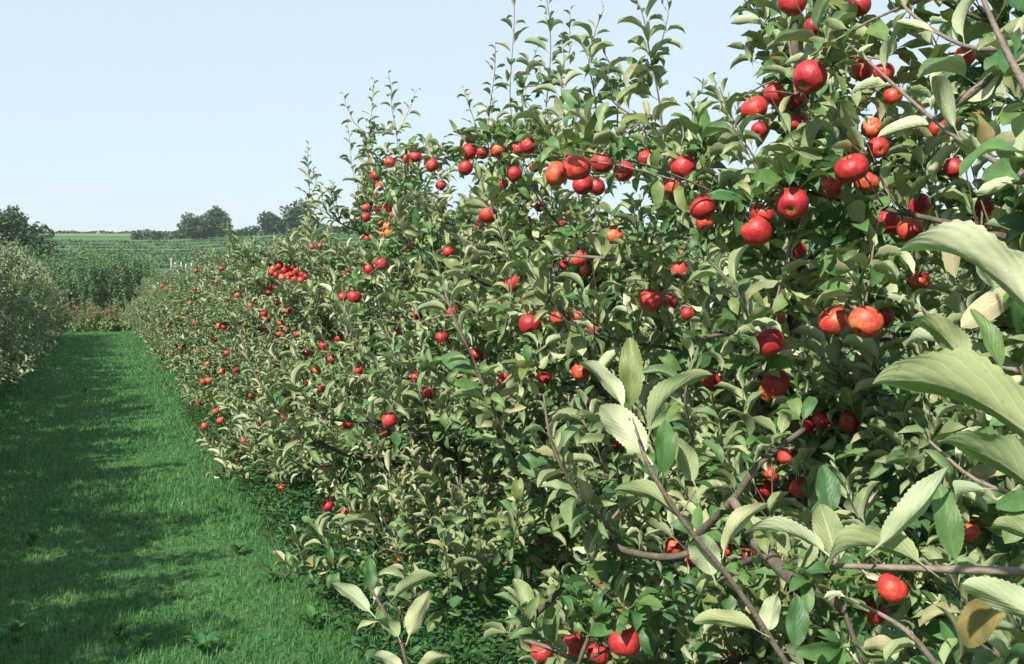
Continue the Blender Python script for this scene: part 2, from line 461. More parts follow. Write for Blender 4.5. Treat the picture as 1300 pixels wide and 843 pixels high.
# ------------------------------------------------------------------ apples
def apple_mesh(name, mat, seg=20, rings=13, lop=0.04, seed=0):
    """radius 1, stem hollow on top, ribbed calyx basin below; slightly lopsided"""
    r_ = np.random.default_rng(seed)
    t = np.linspace(0.0, math.pi, rings)
    rr = np.sin(t) ** 0.85; zz = 0.92 * np.cos(t)
    rr = rr * (1 + 0.06 * np.cos(t))
    zz = zz - 0.34 * np.exp(-(rr / 0.30) ** 2) * (t < math.pi / 2) + 0.24 * np.exp(-(rr / 0.26) ** 2) * (t > math.pi / 2)
    rr[0] = rr[-1] = 0.02
    a = np.arange(seg) * 2 * math.pi / seg
    rib = 1 + 0.025 * np.cos(5 * a)[None, :] * np.clip((t - 1.6) / 1.5, 0, 1)[:, None] + lop * np.cos(a + 1.0)[None, :] * np.sin(t)[:, None]
    V = np.stack([rr[:, None] * rib * np.cos(a), rr[:, None] * rib * np.sin(a), np.repeat(zz[:, None], seg, 1) * (1 + lop * np.cos(a + 2.5))[None, :]], -1).reshape(-1, 3)
    i = np.arange(rings - 1)[:, None] * seg; j = np.arange(seg)[None, :]; j2 = (j + 1) % seg
    F = np.stack([i + j, i + seg + j, i + seg + j2, i + j2], -1).reshape(-1, 4)
    return quad_mesh(name, V, F, None, True, mat)
APPLE = [apple_mesh('apple', M_APPLE, lop=0.02 + 0.02 * k, seed=k) for k in range(4)]
APPLE_Y = [apple_mesh('apple', M_APPLE_Y, lop=0.03, seed=9)]
APPLE_FAR = [apple_mesh('apple', M_APPLE, 10, 7, 0.03)]
b = Bag(); tube(b, resample([(0, 0, 0.5), (0.03, 0.02, 0.85), (0.10, 0.04, 1.25)], 6), [0.05, 0.035, 0.032, 0.034, 0.045, 0.06], 0, 6)
STEM = b.mesh('stem', M_STEM)
b = Bag()
for k in range(5):
    a = k * 2 * math.pi / 5
    c, s = math.cos(a), math.sin(a)
    b.add([(0.02 * c - 0.05 * s, 0.02 * s + 0.05 * c, -0.70), (0.02 * c + 0.05 * s, 0.02 * s - 0.05 * c, -0.70), (0.13 * c + 0.02 * s, 0.13 * s - 0.02 * c, -0.84), (0.13 * c - 0.02 * s, 0.13 * s + 0.02 * c, -0.84)], [(0, 1, 2, 3)])
CALYX = b.mesh('calyx', M_CALYX)

# ------------------------------------------------------------------ apple tree generator
GOLD = R(137.5)
UP = np.array([0, 0, 1.0])
class Tree:
    def __init__(s, seed):
        s.r = np.random.default_rng(seed)
        s.pos = []; s.d = []; s.n = []; s.ln = []; s.vr = []; s.keep = []
        s.branches = []        # Bag per branch
        s.nodes = []           # points that fruit and shoots can be tied to
        s.twigs = Bag(); s.young = 0.3
    def leaves(s, pos, d, n, ln, keep=False, vr=None):
        k = len(pos)
        s.pos.append(pos); s.d.append(d); s.n.append(n); s.ln.append(ln)
        s.vr.append(s.r.integers(0, NVAR, k) if vr is None else vr); s.keep.append(np.full(k, keep))
    def shoot(s, pts, L=0.075, gap=0.024, rad=0.0035, bag=None, keep=False, start=0.08, upbias=0.5):
        r = s.r
        P = resample(pts, len(pts) * 3 if keep else 5)
        tube(bag if bag is not None else s.twigs, P, rad, rad * 0.45, 6 if keep else 4)
        seg = np.linalg.norm(np.diff(P, axis=0), axis=1); cum = np.concatenate([[0], np.cumsum(seg)])
        tot = cum[-1]; k = max(4, int(tot * (1 - start) / gap))
        t = np.linspace(start, 1, k) * tot
        pos = np.stack([np.interp(t, cum, P[:, q]) for q in range(3)], -1)
        T = unit(np.gradient(P, axis=0)); Tt = unit(np.stack([np.interp(t, cum, T[:, q]) for q in range(3)], -1))
        ref = np.tile(np.array([0.31, 0.17, 0.2]), (k, 1)) + UP * (np.abs(Tt[:, 2:3]) < 0.8)
        a = unit(np.cross(Tt, ref)); b_ = np.cross(Tt, a)
        ph = r.uniform(0, 6.28) + GOLD * np.arange(k) + r.normal(0, 0.25, k)
        rel = np.linspace(0, 1, k)
        al = (R(68) if keep else R(50)) - R(28) * rel ** 2 + r.normal(0, 0.2, k)
        side = a * np.cos(ph)[:, None] + b_ * np.sin(ph)[:, None]
        d = Tt * np.cos(al)[:, None] + side * np.sin(al)[:, None]
        nn = Tt + UP * upbias * (1 - np.abs(Tt[:, 2:3])) + r.normal(0, 0.18, (k, 3))
        ln = L * (0.72 + 0.28 * np.sin(np.pi * np.clip(rel * 1.1, 0, 1))) * (1 - 0.5 * rel ** 4) * r.uniform(0.62, 1.2, k)
        s.leaves(pos, d, nn, ln, keep, np.where(r.random(k) < 0.85, r.integers(0, 4, k), r.integers(4, 8, k)))
    def spur(s, p, axis, L, k):
        r = s.r
        axis = unit(axis); a = unit(np.cross(axis, [0.3, 0.5, 0.2])); b_ = np.cross(axis, a)
        ph = r.uniform(0, 6.28) + GOLD * np.arange(k) + r.normal(0, 0.3, k)
        al = r.uniform(R(35), R(88), k)
        d = axis * np.cos(al)[:, None] + (a * np.cos(ph)[:, None] + b_ * np.sin(ph)[:, None]) * np.sin(al)[:, None]
        nn = np.tile(axis, (k, 1)) + UP * 0.35 + r.normal(0, 0.25, (k, 3))
        s.leaves(p + axis * 0.012 + r.normal(0, 0.004, (k, 3)), d, nn, L * r.uniform(0.6, 1.08, k), False, np.where(r.random(k) < s.young, r.integers(0, 4, k), r.integers(4, 8, k)))
    def grow(s, base, H, W, nb, node=0.036, L=0.096, shoots=5, sh_len=0.4, seg=6, taper=0.7, low=1.0):
        r = s.r
        s.base = np.asarray(base, float)
        tz = np.linspace(0, H * 0.93, 12)
        jit = np.cumsum(r.normal(0, 0.011, (12, 2)), 0)
        tr = np.stack([base[0] + jit[:, 0], base[1] + jit[:, 1], base[2] + tz - 0.04], -1)
        s.trunk = Bag()
        tube(s.trunk, resample(tr, 26), np.linspace(0.040, 0.010, 26) * (1 + 0.25 * np.exp(-np.linspace(0, 26, 26))), 0, 8, 0.05)
        s.nodes += list(resample(tr, 20)[4:])
        for i in range(nb):
            rel = ((i + r.uniform(0, 0.9)) / nb) ** low
            z0 = 0.32 + (H * 0.90 - 0.32) * rel
            az = i * GOLD + r.normal(0, 0.3)
            ln = W * (1.12 - taper * rel ** 1.3) * r.uniform(0.8, 1.15)
            el = R(r.uniform(8, 30) + 16 * rel); dr = R(r.uniform(10, 50) * (1 - 0.5 * rel))
            p = np.array([np.interp(z0, tz, tr[:, 0]), np.interp(z0, tz, tr[:, 1]), base[2] + z0])
            pts = [p]; m = 9
            for q in range(m):
                t = q / m
                e = el - dr * math.sin(t * math.pi * 0.75) + R(35) * max(0, t - 0.72) * 2
                az += r.normal(0, 0.09)
                p = p + ln / m * np.array([math.cos(e) * math.sin(az), math.cos(e) * math.cos(az), math.sin(e)])
                p[2] = max(p[2], base[2] + 0.22)
                pts.append(p)
            P = resample(pts, 16); bag = Bag()
            tube(bag, P, 0.0115 * (1.15 - 0.5 * rel), 0.003, seg)
            cum = np.concatenate([[0], np.cumsum(np.linalg.norm(np.diff(P, axis=0), axis=1))])
            T = unit(np.gradient(P, axis=0))
            x = 0.10 * cum[-1]
            s.nodes += list(P[4:])
            while x < cum[-1]:
                p = np.array([np.interp(x, cum, P[:, q]) for q in range(3)])
                t_ = np.array([np.interp(x, cum, T[:, q]) for q in range(3)])
                sd = unit(np.cross(t_, UP)) * r.choice([-1, 1])
                if r.random() < 0.34 + 0.36 * x / cum[-1]:
                    out = unit(t_ * r.uniform(0.2, 0.9) + sd * r.uniform(0.1, 1.0) + UP * r.uniform(0.4, 1.7))
                    l = r.uniform(0.12, 0.36) * (1 - (0.78 if taper > 0.8 else 0.45) * rel)
                    e = p + out * l + UP * l * r.uniform(0, 0.25)
                    s.shoot([p, p + out * l * 0.5, e], L * r.uniform(0.85, 1.12), 0.0185, 0.0026, bag, upbias=0.15)
                else:
                    ax = unit(t_ * r.uniform(-0.2, 0.5) + sd * r.uniform(0.2, 1) + UP * r.uniform(-0.5, 1.0))
                    s.spur(p, ax, L * 0.86, int(r.integers(5, 9)))
                x += node * r.uniform(0.6, 1.4)
            tip = unit(T[-1] + UP * r.uniform(0.1, 0.9)); l = r.uniform(0.16, 0.34) * (1 - 0.5 * rel)
            s.shoot([P[-1], P[-1] + tip * l * 0.5, P[-1] + tip * l + UP * 0.04], L, 0.023, 0.003, bag)
            s.branches.append(bag)
        for i in range(shoots):
            p = s.nodes[3 + int(r.integers(8, 16))] if i else tr[-1]
            l = sh_len * r.uniform(0.6, 1.1)
            lean = r.normal(0, 0.13, 2)
            s.shoot([p, p + np.array([lean[0] * l, lean[1] * l, l * 0.5]), p + np.array([lean[0] * l * 2.2, lean[1] * l * 2.2, l])], L * 0.9, 0.027, 0.0036)
    def arrays(s):
        return (np.vstack(s.pos), np.vstack(s.d), np.vstack(s.n), np.concatenate(s.ln), np.concatenate(s.vr), np.concatenate(s.keep))
    def tie(s, p, rad=0.0022, sag=0.0, leafy=True):
        """thin spur twig from the nearest wood to p"""
        nd = np.array(s.nodes); q = nd[np.argmin(np.linalg.norm(nd - p, axis=1) + 0.3 * np.maximum(nd[:, 2] * 0, 0))]
        mid = (p + q) / 2 + np.array([0, 0, 0.04 * np.linalg.norm(p - q) + sag])
        P = resample([q, mid, p], 5)
        tube(s.twigs, P, rad * 1.3, rad, 5)
        ln = np.linalg.norm(p - q)
        if leafy and ln > 0.08:
            for x in np.linspace(0.12, 0.95, int(ln / 0.035)):
                s.spur(q + (p - q) * x, unit(p - q) * 0.3 + s.r.normal(0, 0.6, 3) + UP * 0.4, 0.08, 5)

ROW_X = 1.95

# ------------------------------------------------------------------ fruit read from the photograph: pixel x, y, diameter (last: o = orange ones)
FRUIT = """1028 98 44;985 120 31;957 138 34;1009 126 28;964 165 22;1011 158 25;1006 2 36;1090 6 30;1034 34 28;1092 88 32;1121 92 27;1134 122 24;1082 214 43;1006 258 42;968 272 32;960 294 40;1056 238 30;1102 232 30;1107 162 26;1115 188 27;1164 260 34;1127 281 32;1157 292 36;1192 163 22;1210 214 24;1248 264 24;1246 296 22;867 212 32;854 237 26;892 264 33;895 282 24;819 201 22;792 218 26;1224 72 20;1012 318 24;
732 213 37;707 220 31;764 207 29;740 235 26;757 237 22;632 191 20;613 194 18;658 189 19;671 185 21;595 192 20;591 213 20;638 233 16;653 221 20;679 212 16;619 273 25;606 285 15;686 262 15;713 283 14;495 206 14;528 199 16;549 210 17;516 201 14;560 235 14;477 223 14;481 237 12;475 249 12;464 276 13;465 263 11;493 263 14;500 273 12;479 265 12;484 285 11 o;492 286 11 o;485 296 11 o;493 296 11 o;
673 412 29;484 335 17;468 342 16;450 377 18;436 377 13;466 303 11;520 310 14;569 320 15;561 428 18;527 479 16;495 533 21;489 548 15;411 439 12;390 447 12;421 455 11;407 493 12;389 486 10;397 517 10;356 410 9;363 419 9;355 424 9;335 398 10;337 405 9;332 417 9;284 415 9;278 414 9;272 431 9;396 313 9;406 312 9;440 346 9;273 523 11;280 534 10;260 541 10;258 485 10;265 483 9;282 472 9;253 512 9;339 593 9;330 540 9;
826 381 31;851 383 22;712 403 27;735 402 15;863 343 25;736 328 23;744 343 17;716 336 15;738 471 25;755 418 17;904 483 27;873 398 15;986 403 22;1058 408 39;1099 409 43;977 435 39;985 486 35;975 498 26;1124 404 24;1078 536 24;1023 542 22;1041 534 14;1168 356 14;
283 615 14;300 614 9;342 615 11;358 620 12;419 620 12;417 642 16;407 646 11;439 652 14;451 648 12;349 635 11;359 643 9;491 659 12;485 666 11;474 686 11 o;482 683 11 o;417 701 13 o;426 702 13 o;491 710 15 o;505 708 15 o;413 591 10;689 827 30;
793 816 43;730 818 33;760 830 30;927 838 26;752 582 13;970 620 27;1015 620 27;979 602 20;965 642 19;997 579 21;855 694 25;878 712 18;950 705 27;922 696 20;1132 747 39;1110 777 32;1232 676 25;787 560 17;765 740 12;
347 341 10;354 338 10;361 343 10;369 340 10;376 344 10;384 348 10;351 349 10;358 352 10;366 350 10;374 354 10;382 355 10;388 351 10;345 346 10;371 347 10;341 372 9;346 364 9;310 415 8;296 400 8;318 388 8;301 375 8;233 398 6;214 420 6;248 447 7;241 385 6;206 400 5;190 428 5;262 402 7;288 448 8;300 470 8;320 502 9;378 424 10;366 395 10;352 385 9;402 470 11;430 430 12;455 470 13;508 420 14;530 400 14;545 500 16;640 480 20;605 450 18;440 540 13;380 560 11;360 530 10;310 560 10;300 585 10;575 395 17;650 360 20;780 300 22;690 480 20"""
APPLES = []
for tok in FRUIT.replace('\n', '').split(';'):
    q = tok.split()
    if len(q) < 3: continue
    px, py, dm = map(float, q[:3])
    k = (FWD + RGT * ((px - CX) / FPX))[0]
    d = FPX * 0.069 / dm
    lo, hi = 1.06 / max(k, 0.02), 1.85 / max(k, 0.02)
    if px > 900: lo = max(lo, 1.5)
    d = min(max(d, lo), hi)
    rad = min(max(dm * d / FPX / 2, 0.024), 0.040)
    APPLES.append(dict(p=at(px, py, d), r=rad, px=px, py=py, d=d, o=len(q) > 3))

# ------------------------------------------------------------------ shoots and limbs read from the photograph: (tree y, [(px,py,depth)...], leaf, gap, radius)
SHOOTS = [
    (4.55, [(668, 190, 4.8), (660, 120, 4.8), (672, 55, 4.8)], 0.066, 0.026, 0.0035),
    (4.55, [(700, 110, 4.7), (716, 70, 4.7), (722, 15, 4.7)], 0.062, 0.028, 0.003),
    (4.55, [(600, 210, 5.2), (602, 160, 5.2), (588, 120, 5.2)], 0.064, 0.026, 0.0035),
    (3.55, [(790, 190, 4.0), (800, 120, 4.0), (782, 60, 4.0)], 0.072, 0.026, 0.004),
    (3.55, [(828, 80, 3.7), (850, 50, 3.7), (842, 15, 3.7)], 0.066, 0.030, 0.003),
    (7.7, [(468, 170, 7.6), (455, 145, 7.6), (447, 118, 7.6)], 0.070, 0.036, 0.003),
    (7.7, [(503, 170, 7.6), (516, 140, 7.6), (520, 112, 7.6)], 0.070, 0.036, 0.003),
    (9.9, [(394, 260, 9.9), (403, 235, 9.9), (404, 212, 9.9)], 0.075, 0.034, 0.003),
    (4.55, [(655, 170, 4.9), (643, 70, 4.9), (645, -40, 4.9)], 0.070, 0.036, 0.0035),
    (4.55, [(690, 170, 4.7), (700, 80, 4.7), (692, -20, 4.7)], 0.082, 0.024, 0.004),
    (4.55, [(722, 200, 4.4), (722, 110, 4.4), (727, 35, 4.4)], 0.084, 0.024, 0.004),
    (4.55, [(620, 190, 5.0), (628, 130, 5.0), (640, 70, 5.0)], 0.060, 0.022, 0.0035),
    (3.55, [(815, 165, 3.9), (775, 120, 3.85), (738, 84, 3.8)], 0.088, 0.030, 0.004),
    (3.55, [(842, 190, 3.8), (828, 80, 3.7), (795, -30, 3.65)], 0.094, 0.030, 0.0045),
    (3.55, [(770, 200, 3.9), (752, 100, 3.9), (762, 20, 3.9)], 0.090, 0.026, 0.004),
    (3.55, [(868, 200, 3.6), (880, 140, 3.6), (888, 105, 3.6)], 0.072, 0.024, 0.0035),
    (3.55, [(905, 210, 3.3), (925, 160, 3.3), (930, 128, 3.3)], 0.075, 0.022, 0.0035),
    (7.7, [(470, 230, 7.6), (466, 160, 7.6), (474, 98, 7.6)], 0.080, 0.034, 0.004),
    (7.7, [(508, 215, 7.6), (504, 150, 7.6), (496, 97, 7.6)], 0.075, 0.040, 0.0035),
    (7.7, [(455, 260, 7.8), (448, 210, 7.8), (440, 160, 7.8)], 0.075, 0.036, 0.0035),
    (9.9, [(392, 310, 9.9), (394, 240, 9.9), (390, 186, 9.9)], 0.095, 0.030, 0.005),
    (5.5, [(500, 585, 4.7), (440, 577, 4.3), (390, 552, 4.1), (345, 500, 4.0), (315, 425, 4.0)], 0.078, 0.024, 0.007),
    (3.55, [(655, 600, 2.9), (615, 490, 2.75), (575, 400, 2.7), (550, 318, 2.7)], 0.088, 0.026, 0.006),
    (4.55, [(490, 500, 4.4), (452, 420, 4.3), (432, 335, 4.3)], 0.080, 0.024, 0.005),
    (4.55, [(600, 400, 3.9), (590, 340, 3.8), (575, 290, 3.8)], 0.080, 0.024, 0.004),
    (3.55, [(640, 420, 3.3), (640, 350, 3.2), (632, 300, 3.2)], 0.078, 0.023, 0.004),
    (3.55, [(720, 420, 2.9), (700, 360, 2.85), (705, 310, 2.8)], 0.078, 0.023, 0.004),
    (2.45, [(800, 700, 2.2), (730, 620, 2.0), (700, 560, 1.95), (690, 500, 1.95)], 0.080, 0.024, 0.005),
    (2.45, [(880, 560, 2.1), (870, 500, 2.0), (890, 430, 2.0)], 0.078, 0.024, 0.004),
    (2.45, [(960, 430, 2.2), (935, 370, 2.1), (900, 330, 2.1)], 0.078, 0.024, 0.004),
    (1.3, [(1320, 235, 1.15), (1205, 168, 1.35), (1085, 62, 1.6)], 0.085, 0.027, 0.0045),
    (1.3, [(1330, 160, 0.85), (1275, 60, 0.88), (1236, -30, 0.9)], 0.080, 0.040, 0.0042),
    (1.3, [(1320, 60, 1.3), (1230, 60, 1.5), (1160, 20, 1.6), (1120, -30, 1.65)], 0.085, 0.026, 0.0045),
    (2.45, [(1060, 150, 2.5), (1050, 60, 2.5), (1060, -40, 2.5)], 0.080, 0.026, 0.0045),
    (2.45, [(1010, 120, 2.6), (1000, 40, 2.6), (985, -30, 2.6)], 0.078, 0.026, 0.004),
    (1.3, [(1330, 480, 1.2), (1230, 450, 1.25), (1170, 390, 1.35)], 0.085, 0.027, 0.004),
    (1.3, [(1330, 640, 1.1), (1240, 610, 1.15), (1180, 560, 1.2)], 0.085, 0.030, 0.004),
    (1.3, [(1200, 860, 1.3), (1150, 800, 1.3), (1080, 760, 1.35)], 0.085, 0.028, 0.005),
]
BARE = [   # limbs that show as bare wood
    (2.45, [(750, 668, 2.2), (790, 697, 2.1), (850, 707, 2.0), (912, 690, 2.0)], 0.009, 0.006),
    (2.45, [(885, 680, 1.9), (930, 635, 1.8), (965, 588, 1.8), (1020, 545, 1.9)], 0.008, 0.005),
    (2.45, [(960, 688, 1.7), (1010, 738, 1.6), (1070, 772, 1.6)], 0.013, 0.010),
    (2.45, [(650, 808, 2.4), (690, 770, 2.3), (715, 745, 2.3)], 0.009, 0.007),
    (3.55, [(850, 345, 2.8), (910, 372, 2.7), (960, 395, 2.7)], 0.007, 0.005),
    (5.5, [(500, 587, 4.8), (450, 580, 4.35), (395, 558, 4.12)], 0.012, 0.009),
]
# bare-stemmed shoots close by whose leaves are placed singly: stem, then leaves (base, tip, roll, curl, width, fold)
HERO_STEMS = [
    (2.45, [(1150, 1020, 1.7), (1080, 960, 1.5), (1010, 860, 1.40), (940, 752, 1.36), (872, 668, 1.32), (828, 600, 1.30), (812, 560, 1.30)], 0.0052),
    (1.3, [(1340, 727, 0.98), (1180, 722, 1.0), (1060, 718, 1.04)], 0.0050),
    (2.45, [(840, 1040, 2.5), (660, 990, 2.1), (540, 900, 1.84), (512, 822, 1.78), (490, 780, 1.76), (470, 745, 1.75)], 0.0050),
    (1.3, [(1420, 520, 0.66), (1370, 440, 0.66), (1330, 380, 0.66)], 0.0038),
    (1.3, [(1420, 640, 0.62), (1370, 600, 0.62), (1330, 560, 0.62)], 0.0036),
]
# base px,py,depth, tip px,py,depth, roll (90 = underside to the viewer, -90 = upper side), curl, width ratio, fold, tree
HERO = [
    (1322, 418, .66, 1140, 320, .66, 38, 1.15, .58, .75, 1.3),
    (1335, 575, .62, 1108, 486, .62, 42, 0.9, .56, .70, 1.3),
    (1335, 640, .80, 1192, 562, .78, 50, 0.7, .55, .65, 1.3),
    (1120, 690, 1.0, 1205, 592, .98, 60, -0.5, .50, .7, 1.3),
    (1165, 714, 1.0, 1052, 722, 1.0, 35, 1.5, .70, .6, 1.3),
    (1212, 708, 1.0, 1190, 612, 1.02, -80, 0.3, .52, .4, 1.3),
    (1345, 805, .72, 1222, 742, .72, 55, 0.5, .50, .6, 1.3),
    (1225, 462, 1.0, 1158, 408, 1.0, 50, 1.0, .75, .5, 1.3),
    (1270, 465, .95, 1232, 392, .97, -60, 0.4, .5, .5, 1.3),
    (1330, 395, .75, 1285, 318, .75, 70, 0.5, .6, .5, 1.3),
    
    (1062, 712, 1.05, 1040, 640, 1.05, 75, 0.4, .72, .35, 1.3),
    (1055, 650, 1.1, 1045, 590, 1.12, -85, 0.3, .72, .35, 1.3),
    (1045, 700, 1.05, 945, 678, 1.05, 30, 0.9, .5, .6, 1.3),
    (1290, 740, 1.0, 1225, 820, 1.05, -60, 0.4, .6, .4, 1.3),
    (1320, 690, .95, 1258, 668, .95, 40, .8, .7, .5, 1.3),
    (818, 575, 1.30, 762, 515, 1.3, 70, 0.6, .72, .4, 2.45),
    (826, 545, 1.28, 905, 476, 1.28, 40, 1.2, .50, .65, 2.45),
    (800, 515, 1.32, 800, 428, 1.34, -80, 0.4, .52, .45, 2.45),
    (790, 515, 1.31, 735, 460, 1.30, 50, 0.8, .52, .5, 2.45),
    (842, 600, 1.30, 845, 532, 1.30, -85, 0.3, .58, .35, 2.45),
    (880, 610, 1.34, 858, 555, 1.34, 80, 0.5, .7, .35, 2.45),
    (905, 730, 1.36, 885, 682, 1.34, 80, 0.6, .9, .3, 2.45),
    (920, 700, 1.40, 975, 640, 1.4, 40, 0.9, .5, .5, 2.45),
    (860, 655, 1.34, 780, 622, 1.36, 40, 1.0, .55, .5, 2.45),
    (975, 800, 1.38, 985, 755, 1.38, 75, 0.5, .85, .3, 2.45),
    (960, 800, 1.38, 880, 790, 1.40, 45, 0.8, .5, .5, 2.45),
    (1010, 820, 1.40, 1012, 755, 1.42, -80, 0.3, .65, .3, 2.45),
    (468, 775, 1.76, 421, 741, 1.76, 65, 0.7, .55, .45, 2.45),
    (470, 750, 1.76, 468, 706, 1.78, -80, 0.3, .60, .35, 2.45),
    (502, 758, 1.75, 556, 732, 1.75, 45, 0.9, .58, .5, 2.45),
    (476, 762, 1.75, 488, 745, 1.74, 60, 1.0, .7, .5, 2.45),
    (520, 806, 1.77, 545, 750, 1.79, 70, 0.4, .62, .4, 2.45),
    (505, 808, 1.76, 484, 788, 1.74, 60, 1.0, .9, .35, 2.45),
    (510, 850, 1.78, 473, 833, 1.76, 50, 0.8, .6, .45, 2.45),
    (530, 850, 1.78, 575, 835, 1.76, 50, 0.9, .6, .45, 2.45),
]

# ------------------------------------------------------------------ near trees of the laden row
NEAR = [  # y, height, half width, branches, top shoots, label
    (1.30, 2.75, 0.95, 30, 4, 'apple tree whose long shoots with big pale leaves reach out over the path edge'),
    (2.45, 2.90, 0.92, 38, 3, 'tallest apple tree of the laden row with big red apples clustered up its trunk'),
    (3.55, 1.92, 1.06, 30, 0, 'apple tree with a bunch of five large red apples hanging under tall upright shoots'),
    (4.55, 2.16, 1.06, 30, 0, 'apple tree with a row of small red apple pairs high below dense upright shoots'),
    (5.50, 2.20, 1.13, 30, 0, 'apple tree with a long bare limb curving over the grass and low orange apples'),
    (6.60, 2.38, 1.13, 28, 1, 'apple tree with pinkish red apples ringing the top of its rounded crown'),
    (7.70, 2.26, 1.12, 26, 2, 'apple tree with thin feathery shoots standing above clustered orange apples'),
    (8.80, 2.06, 1.10, 26, 1, 'low apple tree with few apples between the feathery shoots and the single tall shoot'),
    (9.90, 2.0, 1.08, 26, 1, 'apple tree with one tall leafy shoot rising alone from its crown'),
]
near_objs = []
trees = {}
for i, (ty, H, W, nb, sh, lab) in enumerate(NEAR):
    t = Tree(100 + i)
    t.young = 0.22 if ty < 5 else 0.40
    t.grow((ROW_X + 0.04 * math.sin(i * 2.1), ty, 0.0), H, W, nb, L=0.108 if ty < 3 else 0.098, shoots=sh, sh_len=0.35, taper=1.0 if 2 < ty < 3 else 0.7, low=1.2 if ty > 3 else 1.0)
    trees[ty] = t
for t in trees.values():      # no wood right in front of the eye
    t.branches = [b_ for b_ in t.branches if np.min(np.linalg.norm(np.vstack(b_.V) - EYE, axis=1)) > 1.2]
t = trees[2.45]
t.branches = [b_ for b_ in t.branches if not ((np.vstack(b_.V)[:, 2] > 2.05) & ((np.vstack(b_.V) - t.base) @ -RGT > 0.2)).any()]
for ty, pts, L, gap, rad in SHOOTS:
    t = trees[ty]; P = [at(*p) for p in pts]
    t.tie(P[0], rad)
    if pts[0][2] > 3.2:
        P = resample(P, 6); P[1:] += np.cumsum(t.r.normal(0, 0.014, (5, 3)), 0)
    tall = pts[-1][1] < 190 and pts[0][2] > 3.2
    t.shoot(P, L * (0.84 if ty < 2 else 1.42 if tall else 1.14), gap * (1.0 if ty < 2 else 1.0 if tall else 0.68), rad, keep=True, start=0.04, upbias=0.15)
    t.nodes += list(resample(P, 8))
for ty, pts, r0, r1 in BARE:
    t = trees[ty]; P = resample([at(*p) for p in pts], 16)
    t.tie(P[0], r0 * 0.6); lb = Bag(); tube(lb, P, r0, r1, 8, 0.05); t.branches.append(lb); t.nodes += list(P)
    for q in range(3, 16, 2):
        t.spur(P[q], np.array([0.2, 0.1, 1.0]) + t.r.normal(0, 0.5, 3), 0.06, 5)
for ty, pts, r0 in HERO_STEMS:
    t = trees[ty]; P = resample([at(*p) for p in pts], 14)
    t.tie(P[0], r0 * 0.7, leafy=ty > 2); lb = Bag(); tube(lb, P, r0, r0 * 0.55, 7); t.branches.append(lb); t.nodes += list(P)
for h in HERO:      # petioles of the single leaves reach their stem
    B_, T_ = at(*h[0:3]), at(*h[3:6])
    foot = B_ - (T_ - B_) * 0.2
    if np.min(np.linalg.norm(np.array(trees[h[10]].nodes) - foot, axis=1)) < 0.13: trees[h[10]].tie(foot, 0.0011, leafy=False)
for a in APPLES:
    ty = min(trees, key=lambda y: abs(y - a['p'][1]))
    a['tree'] = ty if abs(ty - a['p'][1]) < 0.75 else None
    if a['tree']:
        top = a['p'] + np.array([0, 0, a['r'] * 1.2])
        trees[ty].tie(top)
        for q in range(2):
            trees[ty].spur(top + trees[ty].r.normal(0, 0.02, 3), np.array([0.1, 0.0, 1.0]) + trees[ty].r.normal(0, 0.5, 3), 0.085, 6)
        if a['p'][0] < 1.35:
            w_ = trees[ty].r.normal(0, 0.05, 3)
            trees[ty].shoot([top + np.array([0.16, 0.05, -0.05]), top + np.array([0.06, 0.0, 0.02]) + w_ * 0.5, top + np.array([-0.03, -0.03, 0.13]) + w_], 0.085, 0.023, 0.0025)

def place_apple(a, parent, Minv, k):
    r = np.random.default_rng(1000 + k)
    far = a['d'] > 8.5
    mesh = (APPLE_Y[0] if a['o'] else APPLE_FAR[0] if far else APPLE[k % 4])
    e = Matrix.Rotation(r.uniform(0, 6.28), 4, 'Z')
    tilt = Matrix.Rotation(r.normal(0, 0.45), 4, 'X') @ Matrix.Rotation(r.normal(0, 0.45), 4, 'Y')
    M = Matrix.Translation(Vector(a['p'])) @ tilt @ e @ Matrix.Diagonal((a['r'] * r.uniform(0.95, 1.06), a['r'], a['r'] * r.uniform(0.90, 1.04), 1))
    o = link('apple', mesh, parent, Minv @ M)
    if a['o']: o['label'] = 'orange apple with little red'
    if not far:
        link('stem', STEM, o); link('calyx', CALYX, o)
    return o

ap_px = np.array([a['px'] for a in APPLES]); ap_py = np.array([a['py'] for a in APPLES]); ap_d = np.array([a['d'] for a in APPLES]); ap_r = np.array([a['r'] for a in APPLES])
data = {}
for ty, t in trees.items():
    pos, d, n, ln, vr, keep = t.arrays()
    px, py, dep = project(pos + unit(d) * ln[:, None] * 0.7)
    inview = (dep > 0.05) & (px > -60) & (px < 1360) & (py > -60) & (py < 900)
    dist = np.linalg.norm(pos - EYE, axis=1)
    drop = (dist < 1.0) & ~keep
    drop |= (pos[:, 2] < 0.12)
    drop |= (pos[:, 0] < 0.80) & ~keep
    drop |= (ty < 2) & ~keep & (dist < 1.25) & inview
    if 2 < ty < 3: drop |= (pos[:, 2] > 2.08) & ((pos - t.base) @ -RGT > 0.14) & ~keep      # pruned back on the side of its neighbour
    # a fruit that hangs clear of the leaves in front of it
    dx = px[:, None] - ap_px[None]; dy = py[:, None] - ap_py[None]
    rp = ap_r * FPX / ap_d
    rl = (0.28 * ln * FPX / np.maximum(dep, 0.2))[:, None]
    dd_ = np.hypot(dx, dy); front = dep[:, None] < ap_d[None] + 0.02
    hit = front & ((dd_ < rp[None] * 0.8) | ((dd_ < rp[None] * 0.8 + rl) & (t.r.random(len(px)) < 0.85)[:, None]))
    drop |= hit.any(1)
    k = ~drop
    data[ty] = [q[k] for q in (pos, d, n, ln, vr)] + [px[k], py[k], dep[k], inview[k]]
